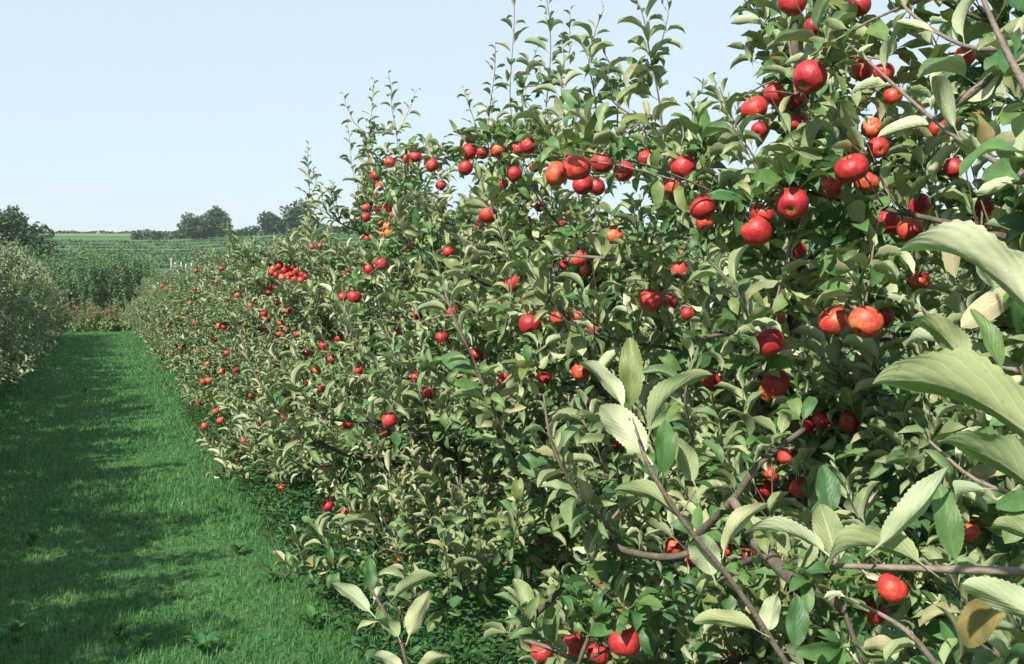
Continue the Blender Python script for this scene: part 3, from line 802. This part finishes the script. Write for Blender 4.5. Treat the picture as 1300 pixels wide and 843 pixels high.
# nearest leaf in each small cell of the view: these show, the rest stay in the joined crown
cell = {}
for ty, D in data.items():
    for q in np.nonzero(D[8])[0]:
        c = (int(D[5][q] // 9), int(D[6][q] // 9))
        if c not in cell or cell[c][0] > D[7][q]: cell[c] = (D[7][q], ty, q)
shown = {}
for dd, ty, q in cell.values(): shown.setdefault(ty, []).append(q)
NLEAF = 300
kk = 0
hero_count = {}
for h in HERO: hero_count[h[10]] = hero_count.get(h[10], 0) + 1
for i, (ty, H, W, nb, sh, lab) in enumerate(NEAR):
    t = trees[ty]; D = data[ty]
    base = Vector(t.base)
    e = link('apple_tree', None); e.location = base
    e.empty_display_size = 0.2
    tag(e, lab, 'apple tree', 'apple trees in the laden row')
    near_objs.append(e)
    MI = Matrix.Translation(-base)
    link('trunk', t.trunk.mesh('trunk', M_BARK), e, MI)
    for bg_ in t.branches: link('branch', bg_.mesh('branch', M_TWIG if np.vstack(bg_.V)[:, 2].size < 120 else M_BARK), e, MI)
    if t.twigs.n: tag(link('twigs', t.twigs.mesh('twigs', M_TWIG), e, MI), kind='stuff')
    cand = np.array(sorted(shown.get(ty, []), key=lambda q: -D[3][q] / D[7][q])[:NLEAF - hero_count.get(ty, 0)], dtype=int)
    Fr = frames(D[1], D[2])
    for q in cand:
        M3 = Matrix(Fr[q].tolist()) * float(D[3][q])
        M = M3.to_4x4(); M.translation = Vector(D[0][q]) - base
        link('leaf', LEAF_MESH[int(D[4][q])], e, M)
    rest = np.ones(len(D[3]), bool); rest[cand] = False
    tag(link('crown', joined_leaves('crown', TPL['mid'], D[0][rest], D[1][rest], D[2][rest], D[3][rest], D[4][rest], M_LEAF), e, MI), kind='stuff')
    for a in APPLES:
        if a['tree'] == ty:
            place_apple(a, e, MI, kk); kk += 1
    print('near', ty, len(D[3]), len(cand))
obj_by_y = {NEAR[i][0]: near_objs[i] for i in range(len(NEAR))}
for k, (bx, by, bd, tx, ty_, td, roll, curl, wl_, fold, tree) in enumerate(HERO):
    B, T = at(bx, by, bd), at(tx, ty_, td)
    d = T - B; ln = np.linalg.norm(d); d = d / ln
    away = unit((B + T) / 2 - EYE); away = unit(away - d * (away @ d))
    side = np.cross(away, d)
    up = side if side @ UPV > 0 else -side
    if abs(side @ UPV) < 0.15: up = side
    n = up * math.cos(R(roll)) + away * math.sin(R(roll))
    P, F, UV = leaf_template(34, 8, curl, fold, 0.15, wl_ * 0.94, 0.22, 0.08, chord=True, phase=k * 1.7, twist=random.uniform(-0.4, 0.4))
    P = P + np.stack([np.zeros(len(P)), np.zeros(len(P)), 0.005 * np.sin(P[:, 1] * 14 + 6 * np.abs(P[:, 0]) * 5 + k) * np.minimum(np.abs(P[:, 0]) * 6, 1) + 0.008 * np.sin(P[:, 0] * 31 + P[:, 1] * 9 + k * 2)], -1)
    me = quad_mesh('leaf', P, F, UV, True, M_LEAF_OBJ if k % 3 else M_YOUNG_OBJ)
    M = (Matrix(frames(d[None], n[None])[0].tolist()) * float(ln)).to_4x4()
    e = obj_by_y[tree]
    M.translation = Vector(B) - e.location
    link('leaf', me, e, M)

# ------------------------------------------------------------------ farther trees: four grown kinds, copied
def make_proto(seed, H, W, nb, L=0.108, node=0.046, lod='far'):
    t = Tree(seed); t.young = 0.6; t.grow((0, 0, 0), H, W, nb, node=node, L=L, shoots=5, sh_len=0.36, seg=4)
    pos, d, n, ln, vr, keep = t.arrays()
    k = pos[:, 2] > 0.12
    crown = joined_leaves('crown', TPL[lod], pos[k], d[k], n[k], ln[k], vr[k], M_LEAF_FAR)
    tr = t.trunk.mesh('trunk', M_BARK)
    wood = Bag()
    for b_ in t.branches: wood.add(np.vstack(b_.V), np.vstack(b_.F), np.vstack(b_.U))
    if t.twigs.n: wood.add(np.vstack(t.twigs.V), np.vstack(t.twigs.F), np.vstack(t.twigs.U))
    br = wood.mesh('limbs', M_TWIG)
    return crown, tr, br
PROTO = [make_proto(500 + k, (2.08, 2.18, 2.0, 2.25)[k], (0.98, 1.02, 1.0, 0.96)[k], 27) for k in range(4)]
def copy_tree(k, x, y, sc, rot, label, group, cat='apple tree'):
    e = link('apple_tree', None); e.location = (x, y, 0); e.rotation_euler = (0, 0, rot); e.scale = sc
    tag(e, label, cat, group)
    crown, tr, br = PROTO[k]
    link('trunk', tr, e); tag(link('limbs', br, e), kind='stuff'); tag(link('crown', crown, e), kind='stuff')
    return e
mid_trees = []
rr = np.random.default_rng(33)
y = 11.0; k = 0
while y < 40:
    s = rr.uniform(0.93, 1.06)
    e = copy_tree(k % 4, ROW_X + rr.normal(0, 0.05), y, (s, s, s * rr.uniform(0.94, 1.03)), rr.uniform(0, 6.28), 'apple tree dotted with small red apples farther along the laden row', 'farther apple trees of the laden row')
    mid_trees.append((e, y)); y += 1.1 + rr.normal(0, 0.05); k += int(rr.integers(1, 4))
for a in APPLES:
    if a['tree'] is None:
        e, ey = min(mid_trees, key=lambda q: abs(q[1] - a['p'][1]))
        M = Matrix.LocRotScale(e.location, e.rotation_euler, e.scale)
        place_apple(a, e, M.inverted(), kk); kk += 1
for e, ey in mid_trees:      # a few more fruit on every tree of the row
    M = Matrix.LocRotScale(e.location, e.rotation_euler, e.scale)
    for q in range(int(rr.integers(1, 4)) if ey < 22 else 0):
        p = np.array([rr.uniform(0.98, 1.5), ey + rr.uniform(-0.5, 0.5), rr.uniform(0.5, 2.0)])
        place_apple(dict(p=p, r=rr.uniform(0.028, 0.036), d=20, o=False), e, M.inverted(), kk); kk += 1
mid_trees[0][0]['label'] = 'apple tree with a crowded bunch of red apples above the pale upright stake'
mid_trees[-1][0]['label'] = 'last apple tree of the laden row beside the dock plants'
y = -1.0; k = 1
while y < 38.5:
    s = rr.uniform(1.14, 1.26)
    lt = copy_tree(k % 4, -2.25 + rr.normal(0, 0.06), y, (s, s, s * rr.uniform(0.96, 1.08)), rr.uniform(0, 6.28), 'apple tree without visible fruit in the shaded row across the grass path', 'apple trees of the row across the path')
    y += 1.1 + rr.normal(0, 0.05); k += int(rr.integers(1, 4))
lt['label'] = 'last apple tree of the shaded row beside the dock plants'
y = 3.6; k = 2
while y < 26:
    s = rr.uniform(0.95, 1.1)
    copy_tree(k % 4, 6.1 + rr.normal(0, 0.06), y, (s, s, s), rr.uniform(0, 6.28), 'apple tree glimpsed in the next row behind the laden row', 'apple trees of the next row behind')
    y += 1.12 + rr.normal(0, 0.05); k += int(rr.integers(1, 4))

# support stakes in the laden row
def stake(x, y, h, rad, lean, label):
    b = Bag(); P = np.array([[x, y, -0.1], [x + lean[0] * 0.5, y + lean[1] * 0.5, h * 0.5], [x + lean[0], y + lean[1], h]])
    tube(b, resample(P, 10), rad, rad * 0.92, 8, 0.03, cap=True)
    tag(link('tree_stake', b.mesh('tree_stake', M_STAKE)), label, 'stake')
p = at(343, 385, 10.6)
stake(p[0], p[1], 1.86, 0.035, (0.0, 0.0), 'pale upright wooden stake under a crowded bunch of red apples')
p = at(386, 420, 8.6)
stake(p[0], p[1], 1.72, 0.032, (0.06, 0.1), 'leaning tan wooden stake standing among the apple leaves')

# ------------------------------------------------------------------ grass, weeds
def grass_material(name, stops, patch):
    m, nt, N, L, out = new_mat(name)
    rnd = N.new('ShaderNodeNewGeometry').outputs['Random Per Island']
    pos = N.new('ShaderNodeNewGeometry').outputs['Position']
    r = ramp(N, stops)
    f = math_n(N, L, 'ADD', math_n(N, L, 'MULTIPLY', rnd, 0.55), math_n(N, L, 'MULTIPLY', noise(N, L, 1.1, 4, pos), 0.45))
    L.new(f, r.inputs[0])
    c = mixc(N, L, math_n(N, L, 'MULTIPLY', noise(N, L, 2.7, 3, pos), 0.35), r.outputs[0], patch)
    pb = N.new('ShaderNodeBsdfPrincipled'); pb.inputs['Roughness'].default_value = 0.55; pb.inputs['Specular IOR Level'].default_value = 0.3
    L.new(c, pb.inputs['Base Color'])
    tr = N.new('ShaderNodeBsdfTranslucent'); L.new(c, tr.inputs['Color'])
    ms = N.new('ShaderNodeMixShader'); ms.inputs[0].default_value = 0.42
    L.new(pb.outputs[0], ms.inputs[1]); L.new(tr.outputs[0], ms.inputs[2]); L.new(ms.outputs[0], out.inputs[0])
    return m
M_GRASS = grass_material('lawn_grass', [(0.15, (0.042, 0.175, 0.058)), (0.5, (0.076, 0.225, 0.070)), (0.8, (0.15, 0.275, 0.080)), (0.93, (0.28, 0.30, 0.12)), (1.0, (0.38, 0.34, 0.18))], (0.048, 0.20, 0.074))
def blades(x, y, h, w, r):
    n = len(x)
    az = r.uniform(0, 6.28, n); lean = r.uniform(0.2, 1.3, n) * h
    dx, dy = np.cos(az), np.sin(az)
    sx, sy = -dy * w, dx * w
    z0 = hgt(x, y) - 0.005
    V = np.zeros((n, 6, 3))
    for q, (t, ws, zf) in enumerate(((0, 1.0, 0.0), (0.4, 0.8, 0.62), (1.0, 0.08, 1.0))):
        cx_, cy_ = x + dx * lean * t * t, y + dy * lean * t * t
        V[:, 2 * q] = np.stack([cx_ - sx * ws, cy_ - sy * ws, z0 + h * zf * (1 - 0.25 * t * lean / h)], -1)
        V[:, 2 * q + 1] = np.stack([cx_ + sx * ws, cy_ + sy * ws, z0 + h * zf * (1 - 0.25 * t * lean / h)], -1)
    F = np.array([[0, 1, 3, 2], [2, 3, 5, 4]])
    return V.reshape(-1, 3), (F[None] + (np.arange(n) * 6)[:, None, None]).reshape(-1, 4)
gr = np.random.default_rng(5)
bag = Bag()
for (y0, y1, x0, x1, n, h, w) in ((2.6, 6.5, -3.2, 1.5, 60000, 0.050, 0.0022), (6.5, 11, -2.6, 1.3, 46000, 0.050, 0.0030), (11, 20, -2.0, 1.3, 32000, 0.052, 0.0050), (20, 46, -1.9, 1.6, 32000, 0.058, 0.0090)):
    x = gr.uniform(x0, x1, n); y = gr.uniform(y0, y1, n)
    tall = 1 + 0.6 * np.sin(x * 2.3 + 1) * np.sin(y * 1.7 + x) * 0.5
    edge = 1 + 0.9 * np.clip((np.abs(x + 0.1) - 0.85) / 0.5, 0, 1)
    V, F = blades(x, y, h * gr.uniform(0.45, 1.25, n) * tall * edge, w * gr.uniform(0.7, 1.3, n), gr)
    bag.add(V, F)
tag(link('grass', bag.mesh('grass', M_GRASS)), 'mown green grass of the path between the apple rows', 'grass', kind='stuff')

M_WEED = leaf_material('weed_leaf', False, [(0.0, (0.016, 0.07, 0.025)), (0.6, (0.030, 0.11, 0.034)), (1.0, (0.07, 0.15, 0.04))], [(0.0, (0.05, 0.13, 0.05)), (1.0, (0.09, 0.18, 0.07))], veins=False, transl=0.25, rough_top=0.6)
def weed_patch(n, xf, yf, hf, L, r):
    x, y = xf(n), yf(n); h = hf(x, y, n)
    az = r.uniform(0, 6.28, n); el = r.uniform(-0.2, 0.9, n)
    d = np.stack([np.cos(az) * np.cos(el), np.sin(az) * np.cos(el), np.sin(el)], -1)
    return np.stack([x, y, hgt(x, y) + h], -1), d, np.tile(UP, (n, 1)) + r.normal(0, 0.3, (n, 3)), L * r.uniform(0.5, 1.3, n), r.integers(0, NVAR, n)
wp = weed_patch(15000, lambda n: 1.02 + np.abs(gr.normal(0, 0.55, n)), lambda n: gr.uniform(2.2, 14, n) ** 1.0, lambda x, y, n: gr.uniform(0.02, 1, n) ** 1.5 * (0.10 + 0.20 * np.clip((x - 0.85) / 0.5, 0, 1) * (0.6 + 0.4 * np.sin(y * 3.1))), 0.055, gr)
tag(link('weeds', joined_leaves('weeds', TPL['far'], *wp, M_WEED)), 'dark leafy weeds growing under the laden apple row', 'weeds', kind='stuff')
wp = weed_patch(5000, lambda n: -1.3 - np.abs(gr.normal(0, 0.5, n)), lambda n: gr.uniform(6, 38, n), lambda x, y, n: gr.uniform(0.02, 0.22, n), 0.07, gr)
tag(link('weeds', joined_leaves('weeds', TPL['far'], *wp, M_WEED)), 'dark leafy weeds under the shaded apple row across the path', 'weeds', kind='stuff')

# broad-leaved plants one can pick out in the lawn
def rosette(px, py, size, seed, label):
    dd = 1.6 * FPX / (py - HORIZON); P = at(px, py, dd); r = np.random.default_rng(seed)
    e = link('broadleaf_weed', None); e.location = (P[0], P[1], 0)
    for q in range(8):
        az = q * GOLD + r.normal(0, 0.2); el = r.uniform(0.7, 1.3)
        d = np.array([math.cos(az) * math.cos(el), math.sin(az) * math.cos(el), math.sin(el)])
        Mx = (Matrix(frames(d[None], UP[None] + 0.01)[0].tolist()) * float(size * r.uniform(0.7, 1.15))).to_4x4()
        link('leaf', WEED_LEAF, e, Mx)
    tag(e, label, 'weed', 'broad-leaved weeds in the lawn')
M_WEED_OBJ = leaf_material('broad_weed_leaf', True, [(0.0, (0.03, 0.14, 0.05)), (1.0, (0.08, 0.22, 0.06))], [(0.0, (0.06, 0.18, 0.07)), (1.0, (0.10, 0.22, 0.08))], transl=0.35, rough_top=0.7)
WEED_LEAF = quad_mesh('leaf', *leaf_template(7, 4, 0.8, 0.4, 0.15, 0.62, 0.3), True, M_WEED_OBJ)
for px, py, sz, sd in ((42, 690, 0.09, 1), (20, 812, 0.09, 2), (255, 832, 0.10, 3), (150, 812, 0.07, 4), (345, 742, 0.10, 5), (300, 706, 0.09, 6), (180, 830, 0.08, 7), (395, 800, 0.10, 8), (108, 500, 0.09, 9)):
    rosette(px, py, sz, sd, 'small broad-leaved weed growing in the mown grass of the path')

# ------------------------------------------------------------------ leafy clouds for far plants
def cloud(bag, n, centre, radii, size, r, shell=0.55):
    u = unit(r.normal(0, 1, (n, 3))); rad = r.uniform(shell ** 3, 1, n) ** (1 / 3)
    lump = 1 + 0.16 * np.sin(u[:, 0] * 5 + centre[0]) * np.sin(u[:, 1] * 4 + 1) + 0.12 * np.sin(u[:, 2] * 7 + centre[1])
    c = np.asarray(centre) + u * rad[:, None] * lump[:, None] * np.asarray(radii)
    d = unit(r.normal(0, 1, (n, 3)) + u * 0.4); s = unit(np.cross(d, r.normal(0, 1, (n, 3))))
    sz = size * r.uniform(0.6, 1.4, n)[:, None]
    V = np.stack([c - d * sz, c + s * sz * 0.5, c + d * sz, c - s * sz * 0.5], 1).reshape(-1, 3)
    bag.add(V, np.arange(4 * n).reshape(-1, 4))
def far_leaf(name, a, b):
    return leaf_material(name, False, [(0.0, a), (1.0, b)], [(0.0, tuple(1.3 * q for q in a)), (1.0, tuple(1.3 * q for q in b))], veins=False, transl=0.2, rough_top=0.7)
M_FAR_A = far_leaf('hill_tree_leaf', (0.022, 0.055, 0.030), (0.050, 0.105, 0.045))
M_FAR_B = far_leaf('screen_shrub_leaf', (0.045, 0.105, 0.045), (0.11, 0.20, 0.075))
M_FAR_C = far_leaf('vine_leaf', (0.03, 0.07, 0.028), (0.065, 0.115, 0.042))
M_FAR_D = far_leaf('rust_leaf', (0.15, 0.105, 0.05), (0.26, 0.21, 0.11))
M_FAR_E = far_leaf('bank_grass_leaf', (0.05, 0.11, 0.03), (0.14, 0.19, 0.06))

# tall leafy screen of upright shrubs at the end of the path
SHRUB = []
for k in range(5):
    r = np.random.default_rng(700 + k); b = Bag(); s = Bag(); H = (3.3, 3.6, 3.0, 3.8, 3.4)[k]
    for q in range(9):
        lean = r.normal(0, 0.28, 2); hh = H * r.uniform(0.72, 1.06)
        P = resample([(lean[0] * 0.4, lean[1] * 0.4, 0), (lean[0], lean[1], hh * 0.5), (lean[0] * 1.9, lean[1] * 1.9, hh)], 9)
        tube(s, P, 0.035, 0.008, 4)
        for z in np.linspace(0.12, 1, 12):
            c = P[int(z * 8)]
            cloud(b, 48, c + r.normal(0, 0.06, 3), (0.30 * (1.15 - 0.6 * z), 0.30 * (1.15 - 0.6 * z), 0.34), 0.062, r, 0.2)
    SHRUB.append((b.mesh('foliage', M_FAR_B), s.mesh('stems', M_BARK)))
r = np.random.default_rng(41); k = 0
for row, yy in enumerate((50.0, 53.0, 56.5)):
    x = -9.0 + row * 0.5
    while x < 17:
        e = link('upright_shrub', None); yv = yy + r.normal(0, 0.4); e.location = (x, yv, float(hgt(x, yv)))
        s = r.uniform(0.86, 1.08) * (1 + 0.02 * row) * (0.94 if x < 2.2 else 0.66); e.scale = (s, s, s * r.uniform(0.92, 1.06)); e.rotation_euler = (0, 0, r.uniform(0, 6.28))
        tag(e, 'tall upright leafy shrub in the green screen behind the end of the path', 'shrub', 'shrubs of the screen behind the path')
        f_, s_ = SHRUB[k % 5]
        tag(link('foliage', f_, e), kind='stuff'); tag(link('stems', s_, e), kind='stuff')
        x += r.uniform(0.9, 1.35); k += 1 + int(r.integers(0, 3))

# rusty dock and tall bank plants where the path ends
DOCK = []
for k in range(3):
    r = np.random.default_rng(800 + k); b = Bag(); s = Bag(); lo = Bag()
    for q in range(7):
        a = r.uniform(0, 6.28); P = resample([(0, 0, 0), (0.10 * math.cos(a), 0.10 * math.sin(a), 0.45), (0.2 * math.cos(a), 0.2 * math.sin(a), r.uniform(0.8, 1.2))], 7)
        tube(s, P, 0.008, 0.003, 4)
        for c in P[3:]: cloud(b, 16, c, (0.05, 0.05, 0.09), 0.03, r, 0.1)
    cloud(lo, 260, (0, 0, 0.25), (0.4, 0.4, 0.3), 0.08, r, 0.1)
    DOCK.append((b.mesh('seed_heads', M_FAR_D), s.mesh('stalks', M_TWIG), lo.mesh('foliage', M_FAR_E)))
r = np.random.default_rng(43)
for q in range(16):
    e = link('dock_plant', None); x = -1.9 + q * 0.235 + r.normal(0, 0.15); yv = r.uniform(43.5, 47.5); e.location = (x, yv, 0)
    s = r.uniform(0.8, 1.25); e.scale = (s, s, s); e.rotation_euler = (0, 0, r.uniform(0, 6.28))
    tag(e, 'brown dock plant with seed stalks where the grass path ends', 'dock plant', 'dock plants where the path ends')
    for nm, me in zip(('seed_heads', 'stalks', 'foliage'), DOCK[q % 3]): tag(link(nm, me, e), kind='stuff')
wp = weed_patch(7000, lambda n: gr.uniform(-3.5, 5, n), lambda n: gr.uniform(44.5, 49, n), lambda x, y, n: gr.uniform(0.02, 1, n) ** 1.4 * 0.75, 0.13, gr)
tag(link('undergrowth', joined_leaves('undergrowth', TPL['far'], *wp, M_FAR_E)), 'rank green undergrowth closing off the far end of the path', 'undergrowth', kind='stuff')

# hill: vine rows, hedge, posts, trees
def strip(name, x0, x1, yf, n, hgt_m, thick, size, mat, label, cat, group, seed):
    r = np.random.default_rng(seed); b = Bag()
    x = r.uniform(x0, x1, n); yv = yf(x) + r.normal(0, thick * 0.5, n)
    z = hgt(x, yv) + hgt_m * r.uniform(0.05, 1, n) * (0.8 + 0.2 * np.sin(x * 0.9 + seed))
    c = np.stack([x, yv, z], -1); d = unit(r.normal(0, 1, (n, 3))); s = unit(np.cross(d, r.normal(0, 1, (n, 3)))); sz = size * r.uniform(0.6, 1.4, n)[:, None]
    b.add(np.stack([c - d * sz, c + s * sz * 0.6, c + d * sz, c - s * sz * 0.6], 1).reshape(-1, 3), np.arange(4 * n).reshape(-1, 4))
    o = link(name, b.mesh(name, mat)); tag(o, label, cat, group)
    return o
for q, yy in enumerate((84, 93, 102, 111, 121, 131, 141, 152, 163, 174, 185)):
    strip('vine_row_hedge', -30, 75, lambda x, yy=yy: yy + 0.06 * x, 3600, 0.8 if yy < 145 else 0.6, 0.6, 0.18, M_FAR_C, 'long green row of vines crossing the lower hillside', 'vines', 'rows of vines on the lower hillside', 900 + q)
strip('hedge', 6, 95, lambda x: 198 + 0.13 * x + 4 * np.sin(x * 0.05), 5000, 1.9, 1.4, 0.38, M_FAR_A, 'dark curving hedge below the pale field on the hill', 'hedge', None, 930)
strip('hedge', -70, 130, lambda x: 248 + 0 * x, 7000, 0.8, 1.5, 0.3, M_FAR_A, 'thin dark hedge along the crest of the hill', 'hedge', None, 931)
b = Bag(); tube(b, np.array([[0, 0, -0.1], [0, 0, 0.8], [0, 0, 1.9]]), 0.08, 0.075, 6, cap=True)
POST = b.mesh('vine_post', M_POST)
r = np.random.default_rng(44)
def on_hill(px, yy):
    k = (FWD + RGT * ((px - CX) / FPX)); return k[0] / k[1] * yy
for px, yy in [(q, 116) for q in (216, 222, 229, 236, 243)] + [(q, 112) for q in (264, 269, 274, 279, 284, 289, 294, 299)] + [(362, 106), (370, 106)]:
    x = on_hill(px + r.normal(0, 0.8), yy)
    o = link('vine_post', POST); o.location = (x, yy - 1.5, float(hgt(x, yy - 1.5))); o.rotation_euler = (r.normal(0, 0.06), r.normal(0, 0.06), 0); o.scale = (0.8, 0.8, r.uniform(0.5, 0.85))
    tag(o, 'short pale post among the vines on the hillside', 'post', 'pale posts among the vines')
def hill_tree(px, yy, parts, label, seed, size=0.27, n=2200, trunk=2.5):
    r = np.random.default_rng(seed); x = on_hill(px, yy); z = float(hgt(x, yy))
    e = link('tree', None); e.location = (x, yy, z); tag(e, label, 'tree')
    b = Bag(); s = Bag()
    for (ox, oz, rx, rz) in parts:
        tube(s, resample([(0, 0, -0.2), (ox * 0.4, 0, oz * 0.5), (ox, 0.2, oz)], 7), 0.22, 0.06, 6)
        for q in range(9):
            a = unit(r.normal(0, 1, 3)) * r.uniform(0.2, 0.72)
            cloud(b, n // 9, np.array([ox + a[0] * rx, a[1] * rx, oz + a[2] * rz]), (rx * 0.5, rx * 0.5, rz * 0.45), size, r, 0.1)
    tag(link('crown', b.mesh('crown', M_FAR_A), e), kind='stuff'); link('trunk', s.mesh('trunk', M_BARK), e)
hill_tree(262, 196, [(-2.4, 2.6, 2.8, 2.6), (2.0, 3.8, 2.9, 3.2), (0.2, 1.6, 3.4, 1.8)], 'round double-crowned tree on the hill beside the hedge', 61)
hill_tree(366, 190, [(-2.8, 2.6, 3.0, 2.4), (1.8, 4.6, 3.2, 3.2), (4.2, 3.0, 2.6, 2.6), (0.5, 1.7, 4.2, 1.9)], 'broad dark tree on the hill behind the single tall shoot', 62)
hill_tree(18, 84, [(-1.2, 5.4, 2.2, 2.2), (1.2, 3.8, 2.2, 2.0), (0, 2.4, 3.0, 2.0)], 'dark spreading tree rising behind the shaded apple row', 63, 0.17, 2600)
hill_tree(-40, 86, [(0, 4.0, 2.6, 2.6)], 'lower dark tree standing next to the dark spreading tree', 64, 0.17, 2400)
# ------------------------------------------------------------------ summer haze: one closed box of thin air
def haze_box(density):
    x0, x1, y0, y1, z0, z1 = -910, 1110, -410, 1110, -2.0, 34.0
    V = [(x, y, z) for z in (z0, z1) for y in (y0, y1) for x in (x0, x1)]
    F = [(0, 2, 3, 1), (4, 5, 7, 6), (0, 1, 5, 4), (2, 6, 7, 3), (0, 4, 6, 2), (1, 3, 7, 5)]
    m, nt, N, L, out = new_mat('thin_air')
    pv = N.new('ShaderNodeVolumePrincipled')
    pv.inputs['Color'].default_value = (0.86, 0.93, 1.0, 1); pv.inputs['Density'].default_value = density; pv.inputs['Anisotropy'].default_value = 0.2
    L.new(pv.outputs[0], out.inputs['Volume'])
    tag(link('haze', quad_mesh('haze', V, F, None, False, m)), 'thin pale summer haze over the orchard and hill', 'haze', kind='stuff')
haze_box(0.0004)
print('objects', len(bpy.data.objects), 'tris', sum(len(m.polygons) * 2 for m in bpy.data.meshes))
